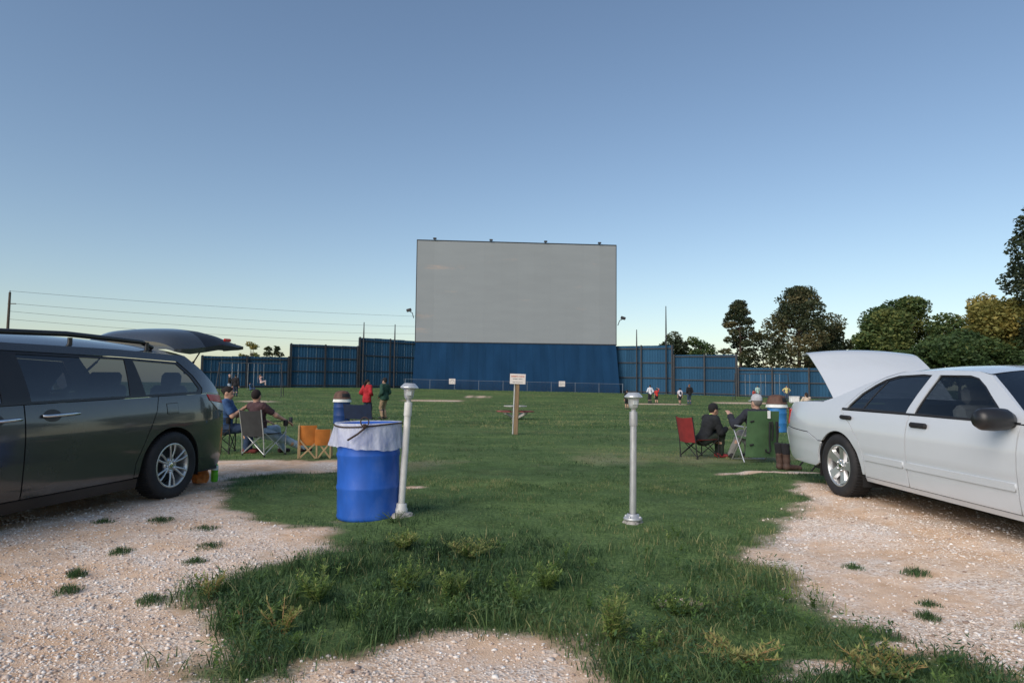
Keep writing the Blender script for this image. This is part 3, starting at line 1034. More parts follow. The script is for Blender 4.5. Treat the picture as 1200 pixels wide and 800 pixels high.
metal_fence('stepped blue sheet metal fence on the side of the white car', (13.1, 87.2), (36.5, 72.3),
            [(0, .30, 6.15), (.30, .58, 4.95), (.58, 1.0, 3.45)], [(.13, 8.6), (.27, 11.4)])

# chain link fence in front of the skirt
cl = thing('chain_link_fence', 'low chain link fence along the foot of the blue skirt', 'fence', (0, 0, 0))
CA, CB = Vector((-13.0, 81.6, 0)), Vector((13.9, 83.4, 0))
def cp(t, z):
    p = CA.lerp(CB, t)
    return Vector((p.x, p.y, float(G(p.x, p.y)) + z))
for k in range(10):
    b = MB()
    r = .06 if k in (0, 9) else .035
    b.tube([cp(k / 9, -.2), cp(k / 9, 1.22)], r, 7)
    b.build('post', M['steel_grey'], cl)
b = MB()
b.tube([cp(t, 1.15) for t in np.linspace(0, 1, 10)], .025, 6)
b.build('top_rail', M['steel_grey'], cl)
b = MB()
n = 240
for i in range(n):
    for sgn in (0, 1):
        t0, t1 = i / n, (i + 10) / n
        if t1 > 1: continue
        a, c = cp(t0, .05 if sgn else 1.13), cp(t1, 1.13 if sgn else .05)
        b.bar(a, c, .006, .006)
tag(b.build('wire_mesh', M['steel_dark'], cl), kind='stuff')
def fence_sign(t, label):
    p = cp(t, 1.0)
    root = thing('notice_sign', label, 'sign', (p.x, p.y - .06, p.z))
    b = MB(); b.box((0, 0, 0), (.78, .03, .66), ch=.008); b.build('board', M['sign'], root)
    b = MB()
    for r in range(3):
        for k in range(5):
            if RNG.uniform() < .85:
                b.box((-.26 + k * .13, -.018, .17 - r * .16), (.085, .006, .06))
    tag(b.build('lettering', M['sign_grey'], root), kind='stuff')
fence_sign(.212, 'small white notice hung on the chain link fence, left of the wooden sign')
fence_sign(.716, 'small white notice hung on the chain link fence, right of the wooden sign')

# ------------------------------------------------------------------ trees
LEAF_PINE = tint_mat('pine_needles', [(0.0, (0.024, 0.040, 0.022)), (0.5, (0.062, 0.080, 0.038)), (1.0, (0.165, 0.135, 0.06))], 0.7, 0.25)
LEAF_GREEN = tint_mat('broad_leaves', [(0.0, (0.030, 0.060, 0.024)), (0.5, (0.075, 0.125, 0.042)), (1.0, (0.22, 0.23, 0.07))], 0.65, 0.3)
LEAF_GOLD = tint_mat('yellow_or_sunlit_leaves', [(0.0, (0.09, 0.115, 0.035)), (0.5, (0.23, 0.215, 0.06)), (1.0, (0.42, 0.32, 0.09))], 0.65, 0.3)  # serves yellow foliage and the low sun painted on one tree

def foliage(name, clumps, n, size, leaf, root, flat=.5):
    """clumps: (x, y, z, rx, ry, rz, tint); n leaf sprays spread by volume, denser near the skin of each clump."""
    w = np.array([c[3] * c[4] * c[5] for c in clumps]) ** .7
    w /= w.sum()
    cnt = np.maximum(8, (n * w).astype(int))
    Vs, Ts = [], []
    for c, k in zip(clumps, cnt):
        d = RNG.normal(0, 1, (k, 3))
        d /= np.linalg.norm(d, axis=1)[:, None]
        r = RNG.uniform(.35, 1.08, k) ** .6
        p = d * r[:, None] * np.array(c[3:6]) + np.array(c[:3])
        a = RNG.normal(0, 1, (k, 3)); a[:, 2] *= flat
        a /= np.linalg.norm(a, axis=1)[:, None]
        b_ = np.cross(a, RNG.normal(0, 1, (k, 3)))
        b_ /= np.linalg.norm(b_, axis=1)[:, None] + 1e-9
        s = size * RNG.uniform(.55, 1.4, k)[:, None]
        Vs.append(np.stack([p - a * s * .6, p + b_ * s * .3, p + a * s * .6, p - b_ * s * .3], 1).reshape(-1, 3))
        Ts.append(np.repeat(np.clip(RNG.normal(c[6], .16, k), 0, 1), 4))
    V, T = np.concatenate(Vs), np.concatenate(Ts)
    q = np.arange(len(V)).reshape(-1, 4)
    o = link_mesh(name, np_mesh(name, V, quads=q, attrs={'tint': T}), leaf, root)
    return o

def tree(name, label, x, y, h, width, kind, n, size, leaf, trunk_h=None, group=None, z0=None, bare=.0, tintm=.45):
    zb = float(G(x, y)) if z0 is None else z0
    root = thing(name, label, 'tree', (x, y, zb), RNG.uniform(0, 6.28) if kind != 'pine_left' else 0, group)
    cl = []
    r = width / 2
    tb = MB()
    bend = RNG.uniform(-.03, .03, 2) * h
    def axis_at(t):
        return Vector((bend[0] * t * t, bend[1] * t * t, h * t))
    if kind == 'pine':
        base = bare
        m = max(22, int(h * 3.2))
        for i in range(m):
            t = base + (1 - base) * (i + .5) / m
            prof = math.sin(math.pi * min(1, .22 + .80 * ((t - base) / (1 - base))) ** 1.0) ** .7
            if t > .93: prof *= .7
            a = i * 2.4 + RNG.uniform(-.5, .5)
            rr = r * prof * RNG.uniform(.45, 1.0)
            ax = axis_at(t * .97)
            px, py, pz = ax.x + math.cos(a) * rr * .8, ax.y + math.sin(a) * rr * .8, ax.z + RNG.uniform(-.3, .3)
            q = r * RNG.uniform(.20, .36)
            cl.append((px, py, pz, q, q, q * RNG.uniform(.42, .75), np.clip(RNG.normal(tintm, .2), 0, 1)))
            tb.tube([axis_at(max(0, t - .06)), (px * .6, py * .6, pz - .25), (px, py, pz)], [h * .006, h * .004, h * .0015], 5)
        cl.append((bend[0], bend[1], h * .96, r * .22, r * .22, h * .04, tintm))
    else:
        m = max(14, int(width * 3.2))
        ch = h * (1 - (bare or .22))
        cz = h - ch / 2
        for i in range(m):
            u = RNG.uniform(-1, 1)
            a = RNG.uniform(0, 2 * np.pi)
            s = math.sqrt(1 - u * u)
            k = RNG.uniform(.45, .88)
            px, py, pz = math.cos(a) * s * r * k, math.sin(a) * s * r * k, cz + u * ch / 2 * k
            q = r * RNG.uniform(.22, .42)
            cl.append((px, py, pz, q, q, q * RNG.uniform(.6, .9), np.clip(RNG.normal(tintm, .2), 0, 1)))
            tb.tube([axis_at(.25), (px * .45, py * .45, max(h * .3, pz * .72)), (px, py, pz)], [h * .010, h * .006, h * .0015], 5)
    tt = .96 if kind == 'pine' else .78
    tb.tube([axis_at(-.02), axis_at(.3), axis_at(.6), axis_at(tt)], [h * .022, h * .017, h * .010, h * .003], 9)
    tb.build('trunk', M['bark'], root)
    foliage('crown', cl, n, size, leaf, root)
    return root

FT = 'trees beyond the right fence'
tree('pine_tree', 'narrow dark pine rising behind the right fence beside the wider pine', 32.7, 95, 13.6, 7.0, 'pine', 13000, .30, LEAF_PINE, group=FT, bare=.12)
tree('pine_tree', 'broad tallest pine with sunlit brown tinted into its crown behind the right fence', 40.6, 94, 15.4, 13.4, 'pine', 24000, .34, LEAF_PINE, group=FT, bare=.08, tintm=.62)  # raised leaf tint paints the lit brown into this crown
tree('pine_tree', 'lower pine lobe leaning out on the right of the broad pine', 46.3, 96, 10.2, 8.5, 'pine', 6500, .42, LEAF_PINE, group=FT, bare=.05, tintm=.6)
tree('round_tree', 'small dark round tree just over the middle step of the right fence', 26.0, 108, 9.6, 6.2, 'round', 3200, .42, LEAF_PINE, group=FT)
tree('round_tree', 'small loose tree between the fence step and the narrow pine', 30.6, 108, 9.9, 6.0, 'round', 2400, .42, LEAF_GREEN, group=FT)
tree('round_tree', 'small thin treetop between the broad pine and the big trees', 52.0, 100, 8.0, 5.0, 'round', 900, .4, LEAF_PINE, group=FT)
tree('round_tree', 'dark bush just visible behind the right corner of the screen', 18.0, 112, 9.2, 3.4, 'round', 1200, .4, LEAF_PINE)
tree('broad_tree', 'first broad green tree behind the raised boot lid', 38.2, 68, 8.6, 6.4, 'round', 13000, .30, LEAF_GREEN, group=FT)
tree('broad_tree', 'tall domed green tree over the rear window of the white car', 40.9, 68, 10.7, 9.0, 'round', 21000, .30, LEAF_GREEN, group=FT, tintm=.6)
tree('broad_tree', 'tree with golden low sun painted into its leaves beside the domed green tree', 45.4, 63.5, 10.2, 8.2, 'round', 16000, .29, LEAF_GOLD, group=FT, bare=.45)  # leaf gold stands in for low sun on this crown
tree('broad_tree', 'dark green tree in front of the golden sunlit one', 41.0, 61, 7.2, 8.0, 'round', 14000, .30, LEAF_GREEN, group=FT, tintm=.3)
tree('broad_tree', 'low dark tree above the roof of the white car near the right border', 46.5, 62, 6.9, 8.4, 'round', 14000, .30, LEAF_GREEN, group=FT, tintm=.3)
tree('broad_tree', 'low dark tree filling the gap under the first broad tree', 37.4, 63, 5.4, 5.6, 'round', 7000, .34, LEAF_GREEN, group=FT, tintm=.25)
tree('pine_tree', 'brown tipped pine peeping over the golden sunlit tree', 52.0, 73, 11.3, 5.0, 'pine', 3600, .4, LEAF_PINE, group=FT, tintm=.85)
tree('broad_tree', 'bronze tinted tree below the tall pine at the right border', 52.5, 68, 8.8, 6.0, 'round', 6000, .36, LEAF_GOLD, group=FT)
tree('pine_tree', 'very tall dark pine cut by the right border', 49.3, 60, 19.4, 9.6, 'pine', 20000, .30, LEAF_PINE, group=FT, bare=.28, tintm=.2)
tree('round_tree', 'small yellow treetop peeping over the left fence', -36.0, 92, 6.2, 3.6, 'round', 900, .35, LEAF_GOLD)
tree('round_tree', 'small dark treetop peeping over the left fence', -34.6, 96, 6.0, 2.8, 'round', 800, .35, LEAF_PINE)
# the tree belt that the side of the van mirrors
for i, (x, y, h, w) in enumerate([(44, 38, 8.0, 9), (46, 27, 8.5, 10), (44, 16, 7.5, 9), (47, 5, 8.5, 10), (44, -6, 8.0, 9), (46, -18, 8.5, 10)]):
    tree('broad_tree', ('first', 'second', 'third', 'fourth', 'fifth', 'last')[i] + ' broad green tree of the belt beside the field, counted from the right fence', x, y, h, w, 'round', 3000, .5, LEAF_GREEN, group='tree belt along the right side of the field')

# ------------------------------------------------------------------ power line
def utility_pole(x, y, h, label):
    root = thing('utility_pole', label, 'utility pole', (x, y, float(G(x, y))))
    b = MB(); b.tube([(0, 0, -.5), (0, 0, h * .6), (0, 0, h)], [.17, .145, .12], 9); b.build('shaft', M['pole_wood'], root)
    b = MB(); b.bar((-.15, 0, h - 1.3), (.75, 0, h - 1.3), .09, .09); b.build('bracket', M['pole_wood'], root)
    b = MB(); b.lathe([(.03, h), (.05, h + .08), (.03, h + .2)], 8); b.build('insulator', M['steel_dark'], root)
    return root
utility_pole(-57.0, 75.0, 10.45, 'utility pole far left above the roof of the van')
utility_pole(-9.0, 120.0, 12.6, 'utility pole hidden behind the screen')
def wire(a, c, sag, label):
    b = MB()
    a, c = Vector(a), Vector(c)
    b.tube([a.lerp(c, t) - Vector((0, 0, sag * 4 * t * (1 - t))) for t in np.linspace(0, 1, 15)], .016, 5)
    tag(b.build('power_cable', M['wire']), label, 'cable', 'power cables left of the screen')
gA, gB = float(G(-57, 75)), float(G(-9, 120))
wire((-57, 75, 10.6 + gA), (-9, 120, 12.75 + gB), .5, 'topmost power cable crossing the sky left of the screen')
wire((-56.3, 75, 9.15 + gA), (-9, 120, 11.0 + gB), .6, 'second power cable from the top left of the screen')
wire((-57, 75, 8.3 + gA), (-9, 120, 9.9 + gB), .9, 'third power cable from the top left of the screen')
wire((-57, 75, 7.4 + gA), (-9, 120, 8.2 + gB), .7, 'lowest power cable just above the stepped fence')

# ------------------------------------------------------------------ cars
def arc(cy, cz, r, a0, a1, n=14):
    return [(cy + r * math.cos(R(a0 + (a1 - a0) * i / n)), cz + r * math.sin(R(a0 + (a1 - a0) * i / n))) for i in range(n + 1)]

def smooth_table(pts):
    xs = np.linspace(pts[0][0], pts[-1][0], 300)
    ys = np.interp(xs, [p[0] for p in pts], [p[1] for p in pts])
    k = np.exp(-np.linspace(-2, 2, 25) ** 2)
    k /= k.sum()
    pad = np.concatenate([ys[0] + (np.arange(-12, 0)) * (ys[1] - ys[0]), ys, ys[-1] + np.arange(1, 13) * (ys[-1] - ys[-2])])
    return xs, np.convolve(pad, k, 'valid')

def inside(P, pts):
    pts = np.asarray(pts, float)
    P = np.asarray(P, float)
    c = np.zeros(len(pts), bool)
    for i in range(len(P)):
        ax, ay = P[i - 1]
        bx, by = P[i]
        if ay != by:
            m = ((ay > pts[:, 1]) != (by > pts[:, 1])) & (pts[:, 0] < (bx - ax) * (pts[:, 1] - ay) / (by - ay) + ax)
            c ^= m
    return c

def densify(P, h):
    out = []
    for i in range(len(P)):
        a, b = np.array(P[i], float), np.array(P[(i + 1) % len(P)], float)
        k = max(1, int(math.ceil(np.linalg.norm(b - a) / h)))
        for j in range(k):
            out.append(tuple(a + (b - a) * j / k))
    return out

def side_panel(mb, outline, surf, h=.07, holes=(), lip=.02, inw=None):
    """a body panel: an outline in the side view wrapped on the body surface, with a turned-in edge."""
    loops = [densify(outline, h)] + [densify(q, h) for q in holes]
    verts, edges = [], []
    for lp in loops:
        o = len(verts)
        verts += [Vector(p) for p in lp]
        edges += [(o + i, o + (i + 1) % len(lp)) for i in range(len(lp))]
    P = np.array(outline)
    g = [(y, z) for y in np.arange(P[:, 0].min() + h * .5, P[:, 0].max(), h) for z in np.arange(P[:, 1].min() + h * .5, P[:, 1].max(), h)]
    if g:
        g = np.array(g)
        ok = inside(outline, g)
        for q in holes:
            ok &= ~inside(q, g)
        dm = np.full(len(g), 9.0)
        for lp in loops:
            for p in lp:
                dm = np.minimum(dm, np.hypot(g[:, 0] - p[0], g[:, 1] - p[1]))
        ok &= dm > h * .5
        verts += [Vector(p) for p in g[ok]]
    V, E, F, *_ = delaunay_2d_cdt(verts, edges, [], 0, 1e-6)
    C = np.array([[sum(V[i][0] for i in f) / len(f), sum(V[i][1] for i in f) / len(f)] for f in F])
    ok = inside(outline, C)
    for q in holes:
        ok &= ~inside(q, C)
    sgn = 1 if surf(*outline[0])[0] > 0 else -1
    VV = [surf(v[0], v[1]) for v in V]
    FF = []
    for f, k in zip(F, ok):
        if not k: continue
        a, b, c = [np.array(VV[i]) for i in f[:3]]
        nx = np.cross(b - a, c - a)[0]
        FF.append(tuple(f) if nx * sgn > 0 else tuple(reversed(f)))
    o = len(mb.v)
    for i, v in enumerate(V):
        e = .012
        dy = (surf(v[0] + e, v[1])[0] - surf(v[0] - e, v[1])[0]) / (2 * e)
        dz = (surf(v[0], v[1] + e)[0] - surf(v[0], v[1] - e)[0]) / (2 * e)
        mb.n[o + i] = tuple(Vector((1, -dy, -dz)).normalized() * sgn)
    mb.add(VV, FF, True)
    if lip:
        for lp in loops:
            A = [surf(*p) for p in lp]
            B = [(p[0] - sgn * lip, p[1], p[2]) for p in A]
            m = len(A)
            mb.add(A + B, [(i, (i + 1) % m, m + (i + 1) % m, m + i) for i in range(m)])

def wheel(root, x, y, r, w, rim_r, side, spokes, style, squash=1.0):
    """tyre, rim and hub; side = +1 when the outer face looks to +x."""
    hub = thing_part('wheel', root, (x, y, r / squash))
    hub.scale = (1, 1, 1 / squash)
    mt = Matrix.Rotation(R(90) * side, 4, 'Y')
    b = MB()
    prof = [(rim_r - .005, -w * .42), (rim_r + .01, -w * .47), (r - .06, -w * .52), (r - .022, -w * .49), (r - .004, -w * .40), (r, -w * .2), (r, w * .2), (r - .004, w * .40), (r - .022, w * .49), (r - .06, w * .52), (rim_r + .01, w * .47), (rim_r - .005, w * .42)]
    b.lathe(prof, 48, mt, caps=False)
    for k in range(60):
        a = 2 * math.pi * k / 60
        c = mt @ Vector((math.cos(a) * (r + .001), math.sin(a) * (r + .001), 0))
        b.box(c, (.010, .010, w * .8), (mt @ Matrix.Rotation(a, 4, 'Z')).to_3x3())
    b.build('tyre', M['tyre'], hub)
    b = MB()
    b.lathe([(rim_r, w * .44), (rim_r - .012, w * .46), (rim_r - .022, w * .42), (rim_r - .03, w * .15), (rim_r - .035, -w * .3)], 48, mt, caps=False)
    def P(rr, a, z):
        return mt @ Vector((rr * math.cos(a), rr * math.sin(a), z))
    if style == 'five':
        for k in range(5):
            a = 2 * math.pi * k / 5 + .35
            for wi, wo, zz in ((.045, .060, w * .34),):
                ring = []
                m = 7
                for j in range(m):
                    t = j / (m - 1)
                    rr = .045 + t * (rim_r - .065)
                    hw = wi + (wo - wi) * t + (.018 if j == m - 1 else 0)
                    z = w * .30 + .03 * t
                    ring.append((rr, hw, z))
                vs, fs = [], []
                for rr, hw, z in ring:
                    da = math.asin(min(.9, hw / max(rr, hw * 1.2)))
                    vs += [P(rr, a - da, z - .035), P(rr, a - da * .72, z), P(rr, a + da * .72, z), P(rr, a + da, z - .035)]
                for j in range(m - 1):
                    for q in range(3):
                        fs.append((j * 4 + q, j * 4 + q + 1, j * 4 + 5 + q, j * 4 + 4 + q))
                b.add(vs, fs, False)
        b.lathe([(.075, w * .22), (.075, w * .32), (.06, w * .345), (.0, w * .35)], 24, mt)
    else:
        for k in range(spokes):
            a0 = 2 * math.pi * k / spokes
            for da, tw in ((-.115, -.05), (.115, .05)):
                pts = []
                for j in range(6):
                    t = j / 5
                    rr = .05 + t * (rim_r - .06)
                    pts.append(P(rr, a0 + da * (.75 + .6 * t) + tw * math.sin(t * 3.1), w * .30 + .025 * t + .01 * math.sin(3.1 * t)))
                b.tube(pts, [.017, .014, .012, .012, .013, .017], 6)
        b.lathe([(.085, w * .2), (.085, w * .31), (.065, w * .34), (.0, w * .35)], 24, mt)
    b.build('rim', M['alloy'], hub)
    b = MB()
    b.lathe([(.032, w * .34), (.032, w * .365), (.024, w * .375), (0, w * .377)], 16, mt)
    for k in range(5):
        a = 2 * math.pi * k / 5 + .35
        c = P(.055, a, w * .345)
        b.lathe([(.011, 0), (.011, .012), (0, .014)], 8, Matrix.Translation(c) @ mt)
    b.build('hub_cap', M['chrome'], hub)
    b = MB()
    b.lathe([(rim_r - .05, -w * .15), (rim_r - .05, -w * .1), (.03, -w * .1)], 30, mt)
    b.build('brake_disc', M['steel_dark'], hub)

def thing_part(name, root, loc, rot=None):
    o = bpy.data.objects.new(name, None)
    o.empty_display_size = .1
    COL.objects.link(o)
    o.parent = root
    o.location = loc
    if rot: o.rotation_euler = rot
    return o

def loft(rows, mb, smooth=True, flip=False):
    """rows of equal length point lists."""
    m = len(rows[0])
    vs = [p for r in rows for p in r]
    fs = []
    for i in range(len(rows) - 1):
        for j in range(m - 1):
            a = i * m + j
            f = (a, a + 1, a + m + 1, a + m)
            fs.append(tuple(reversed(f)) if flip else f)
    mb.add(vs, fs, smooth)

def well_box(mb, y, r, xo, xi, zc):
    """dark wheel housing."""
    n = 14
    ring = [(y + r * math.cos(math.pi * i / n), zc + r * math.sin(math.pi * i / n)) for i in range(n + 1)]
    ring = [(ring[0][0], zc - .16)] + ring + [(ring[-1][0], zc - .16)]
    A = [(xo, p[0], p[1]) for p in ring]
    B = [(xi, p[0], p[1]) for p in ring]
    m = len(ring)
    mb.add(A + B, [(i, i + 1, m + i + 1, m + i) for i in range(m - 1)], True)
    mb.add(B, [tuple(range(m))])

# ---- dark minivan with its tailgate up
VX, VY = -3.58, 7.12
van = thing('minivan', 'dark grey green minivan with its tailgate open and black roof rails', 'minivan',
            (VX - .98 * .970, VY + .98 * .242, float(G(VX, VY)) - .005), rot=(R(-1.0), 0, R(166)))
_vz = smooth_table([(.18, .93), (.35, .965), (.62, .985), (.80, .990), (.95, .980), (1.06, .962), (1.14, .945), (1.30, .885), (1.45, .815), (1.56, .755), (1.62, .715), (1.70, .65)])
VQ = .97
van.scale = (1, 1, VQ)
def vw(y, z):
    w = float(np.interp(z, _vz[0], _vz[1]))
    t = min(1, max(0, (-.30 - y) / .66))
    w -= .13 * t ** 2.4
    t = max(0, (y - 2.7) / 1.2)
    w -= .24 * t ** 2
    return w
def vsurf(s, off=0.0):
    return lambda y, z: (s * (vw(y, z) + off), y, z)
belt = lambda y: 1.105 - .018 * (y - .5)
for s in (-1, 1):
    f = vsurf(s)
    b = MB()
    side_panel(b, [(.185, belt(.2)), (-.62, 1.125), (-.86, 1.10), (-.93, 1.0), (-.955, .80), (-.955, .62), (-.94, .40), (-.90, .27), (-.80, .235), (-.445, .235)] +
               [(p[0], p[1]) for p in arc(0, .36, .415, 163, 15, 18)] + [(.43, .30), (.482, .30), (.475, .44), (.345, .72), (.225, .96)], f)
    b.build('rear_quarter_panel', M['van_paint'], van)
    if s < 0:
        b = MB()
        side_panel(b, [(.090, .920), (.095, 1.035), (-.070, 1.040), (-.075, .920)], vsurf(s, .001), .05, lip=0)
        b.build('fuel_flap_gap', M['black'], van)
        b = MB()
        side_panel(b, [(.085, .925), (.09, 1.03), (-.065, 1.035), (-.07, .925)], vsurf(s, .0035), .05, lip=.01)
        b.build('fuel_flap', M['van_paint'], van)
    b = MB()
    side_panel(b, [(1.652, .295), (1.652, belt(1.65)), (.195, belt(.2)), (.235, .96), (.355, .72), (.485, .44), (.492, .295)], f)
    d = b.build('sliding_door', M['van_paint'], van)
    b = MB()
    hx = lambda y, z, o: (s * (vw(y, z) + o), y, z)
    b.tube([hx(1.50, .985, .012), hx(1.49, .985, .036), hx(1.40, .987, .044), hx(1.27, .990, .044), hx(1.18, .992, .036), hx(1.17, .992, .012)], .0145, 8)
    b.build('door_handle', M['chrome'], d)
    b = MB()
    side_panel(b, [(1.41 + .085 * math.cos(a), .985 + .055 * math.sin(a)) for a in np.linspace(0, 6.283, 17)[:-1]], vsurf(s, .003), .03, lip=.01)
    b.build('handle_recess', M['van_trim'], d)
    b = MB()
    side_panel(b, [(2.70, .295), (2.70, 1.06), (1.664, belt(1.66)), (1.664, .295)], f)
    d = b.build('front_door', M['van_paint'], van)
    b = MB()
    b.tube([hx(2.00, .965, .012), hx(1.99, .965, .036), hx(1.90, .967, .044), hx(1.80, .970, .044), hx(1.72, .972, .036), hx(1.71, .972, .012)], .0145, 8)
    b.build('door_handle', M['chrome'], d)
    b = MB()
    side_panel(b, [(1.92 + .085 * math.cos(a), .967 + .055 * math.sin(a)) for a in np.linspace(0, 6.283, 17)[:-1]], vsurf(s, .003), .03, lip=.01)
    b.build('handle_recess', M['van_trim'], d)
    b = MB()
    side_panel(b, [(2.712, .235), (2.712, 1.06), (3.1, 1.02), (3.75, .86), (3.90, .68), (3.92, .40), (3.84, .26), (3.47, .26)] + arc(3.03, .36, .42, -12, 192, 20) + [(2.60, .24)], f)
    b.build('front_fender', M['van_paint'], van)
    for sq in ([(1.69, .30), (1.69, 1.07), (1.625, 1.07), (1.625, .30)], [(.26, 1.09), (.15, 1.09), (.19, .94), (.31, .70), (.445, .43), (.45, .31), (.53, .31), (.52, .45), (.40, .74), (.28, .97)], [(2.735, .30), (2.735, 1.05), (2.68, 1.05), (2.68, .30)]):
        b = MB()
        side_panel(b, sq, vsurf(s, -.022), .08, lip=0)
        b.build('seam_shade_strip', M['black'], van)  # black strip added behind the panel gap, standing in for its shade
    b = MB()
    side_panel(b, [(2.66, .19), (2.66, .285), (.44, .285), (.44, .19)], vsurf(s, .006))
    b.build('rocker_panel', M['van_trim'], van)
    # greenhouse: black frame with panes let in, body coloured rail above
    q3 = [(.345, 1.135), (-.40, 1.152), (-.445, 1.185), (-.36, 1.32), (-.22, 1.462), (.37, 1.492)]
    q2 = [(.545, 1.132), (1.585, 1.112), (1.60, 1.522), (.475, 1.497)]
    q1 = [(1.83, 1.108), (2.62, 1.095), (2.35, 1.38), (2.15, 1.50), (1.82, 1.522)]
    b = MB()
    side_panel(b, [(2.72, 1.068), (2.40, 1.40), (2.20, 1.53), (1.7, 1.548), (.5, 1.522), (-.24, 1.488), (-.40, 1.335), (-.50, 1.19), (-.47, 1.122), (.2, belt(.2) + .006), (1.66, belt(1.66) + .006)],
               vsurf(s, -.006), .06, [q1, q2, q3], lip=.015)
    b.build('window_frame', M['van_trim'], van)
    for q, nm in ((q1, 'front_window'), (q2, 'sliding_door_window'), (q3, 'quarter_window')):
        b = MB()
        side_panel(b, q, vsurf(s, -.012), .10, lip=0)
        b.build(nm, M['glass_dark'], van)
    b = MB()
    side_panel(b, [(2.74, 1.07), (3.05, 1.07), (2.55, 1.46), (2.3, 1.60), (1.7, 1.622), (.5, 1.605), (-.40, 1.565), (-.60, 1.40), (-.78, 1.22), (-.86, 1.107), (-.62, 1.132), (-.475, 1.128), (-.505, 1.19), (-.405, 1.34), (-.245, 1.495), (.5, 1.528), (1.7, 1.554), (2.22, 1.536), (2.42, 1.40)], f, .06)
    b.build('roof_pillar', M['van_paint'], van)
    # tail lamp wrapped on the corner
    b = MB()
    side_panel(b, [(-.56, 1.118), (-.85, 1.098), (-.928, 1.00), (-.60, 1.042)], vsurf(s, .008), .05, lip=.02)
    b.build('tail_lamp', M['red_lens'], van)
    b = MB()
    side_panel(b, [(-.62, 1.034), (-.928, .992), (-.952, .90), (-.76, .93)], vsurf(s, .008), .05, lip=.02)
    b.build('reversing_lamp', M['clear_lens'], van)
    b = MB()
    for y0 in (1.95, .98, .05):
        b.tube([(s * .655, y0, 1.60), (s * .655, y0, 1.70)], .022, 6)
    b.tube([(s * .650, 2.02, 1.645), (s * .645, 1.9, 1.712), (s * .635, 1.0, 1.735), (s * .625, .1, 1.702), (s * .62, -.06, 1.645)], .026, 8)
    b.build('roof_rail', M['van_trim'], van)
    b = MB()
    well_box(b, 0, .425, s * .955, s * .55, .36)
    b.build('wheel_housing', M['well'], van)
    b = MB()
    well_box(b, 3.03, .43, s * .955, s * .55, .36)
    b.build('wheel_housing', M['well'], van)
    wheel(van, s * .885, 0, .350, .235, .232, s, 6, 'multi', VQ)
    wheel(van, s * .885, 3.03, .350, .235, .232, s, 6, 'multi', VQ)
    b = MB()
    b.box((s * 1.07, 2.52, 1.14), (.22, .13, .17), ch=.045)
    b.tube([(s * .95, 2.52, 1.07), (s * 1.04, 2.52, 1.09)], .03, 8)
    b.build('door_mirror', M['van_paint'], van)
    b = MB()
    side_panel(b, [(3.35, .86), (3.72, .80), (3.84, .70), (3.5, .74)], vsurf(s, .006), .06, lip=.02)
    b.build('headlight', M['clear_lens'], van)
def v_row(y, ze, zc, n=14, k=2.6, inset=0.0):
    w = vw(y, ze) - inset
    return [(w * u, y, ze + (zc - ze) * (1 - abs(u) ** k)) for u in np.linspace(-1, 1, n + 1)]
b = MB()
loft([v_row(y, ze, zc) for y, ze, zc in ((-.40, 1.562, 1.655), (-.2, 1.575, 1.685), (.2, 1.592, 1.712), (.7, 1.605, 1.735), (1.2, 1.614, 1.742), (1.7, 1.617, 1.735), (2.05, 1.608, 1.71), (2.3, 1.594, 1.67))], b)
b.build('roof', M['van_paint'], van)
b = MB()
loft([v_row(y, ze, zc, inset=i) for y, ze, zc, i in ((2.3, 1.590, 1.665, .03), (2.6, 1.40, 1.50, .03), (2.9, 1.18, 1.29, .02), (3.12, 1.03, 1.12, .02))], b)
b.build('windscreen', M['glass_dark'], van)
b = MB()
loft([v_row(y, ze, zc) for y, ze, zc in ((3.10, 1.02, 1.12), (3.3, .97, 1.07), (3.6, .90, 1.0), (3.82, .80, .90), (3.92, .66, .74))], b)
b.build('bonnet', M['van_paint'], van)
b = MB()
loft([[(x, 3.90 + .12 * (1 - (x / .76) ** 2) + o, z) for x in np.linspace(-.76, .76, 15)] for z, o in ((.74, -.02), (.62, .02), (.45, .04), (.30, 0), (.22, -.08))], b)
b.build('front_bumper', M['van_paint'], van)
b = MB()
for z in (.60, .545, .49):
    b.tube([(x, 3.955 + .12 * (1 - (x / .76) ** 2), z) for x in np.linspace(-.5, .5, 9)], .014, 6)
b.build('grille', M['chrome'], van)
b = MB()
loft([[(x, -.945 - .10 * (1 - (abs(x) / .84) ** 2.2) + o, z) for x in np.linspace(-.84, .84, 17)] for z, o in ((.655, .10), (.65, 0), (.52, -.025), (.40, -.02), (.30, .02), (.24, .10))], b)
b.build('rear_bumper', M['van_paint'], van)
b = MB()
b.box((0, 1.2, .30), (1.66, 4.1, .06)); b.box((0, 1.3, .22), (1.5, 4.6, .08)); b.box((0, 3.3, .5), (1.1, 1.0, .5))
b.box((0, -.86, .60), (1.5, .06, .10))
b.build('floor', M['cabin'], van)
b = MB()
loft([[(x, y, z) for x in (-.62, 0, .62)] for y, z in ((-.35, 1.56), (1, 1.60), (2.2, 1.56))], b)
b.build('headlining', M['cabin'], van)
for sx, sy in ((-.42, 1.75), (.42, 1.75), (-.42, .75), (.42, .75), (-.42, -.25), (.42, -.25)):
    b = MB()
    b.box((sx, sy, .62), (.5, .5, .16), ch=.04)
    b.box((sx, sy - .26, .93), (.48, .13, .58), Matrix.Rotation(R(12), 3, 'X'), .05)
    b.box((sx, sy - .34, 1.28), (.26, .10, .18), Matrix.Rotation(R(8), 3, 'X'), .04)
    b.build('seat', M['seat_grey'], van)
b = MB(); b.box((0, 2.6, .9), (1.5, .4, .3), ch=.06); b.build('dashboard', M['cabin'], van)
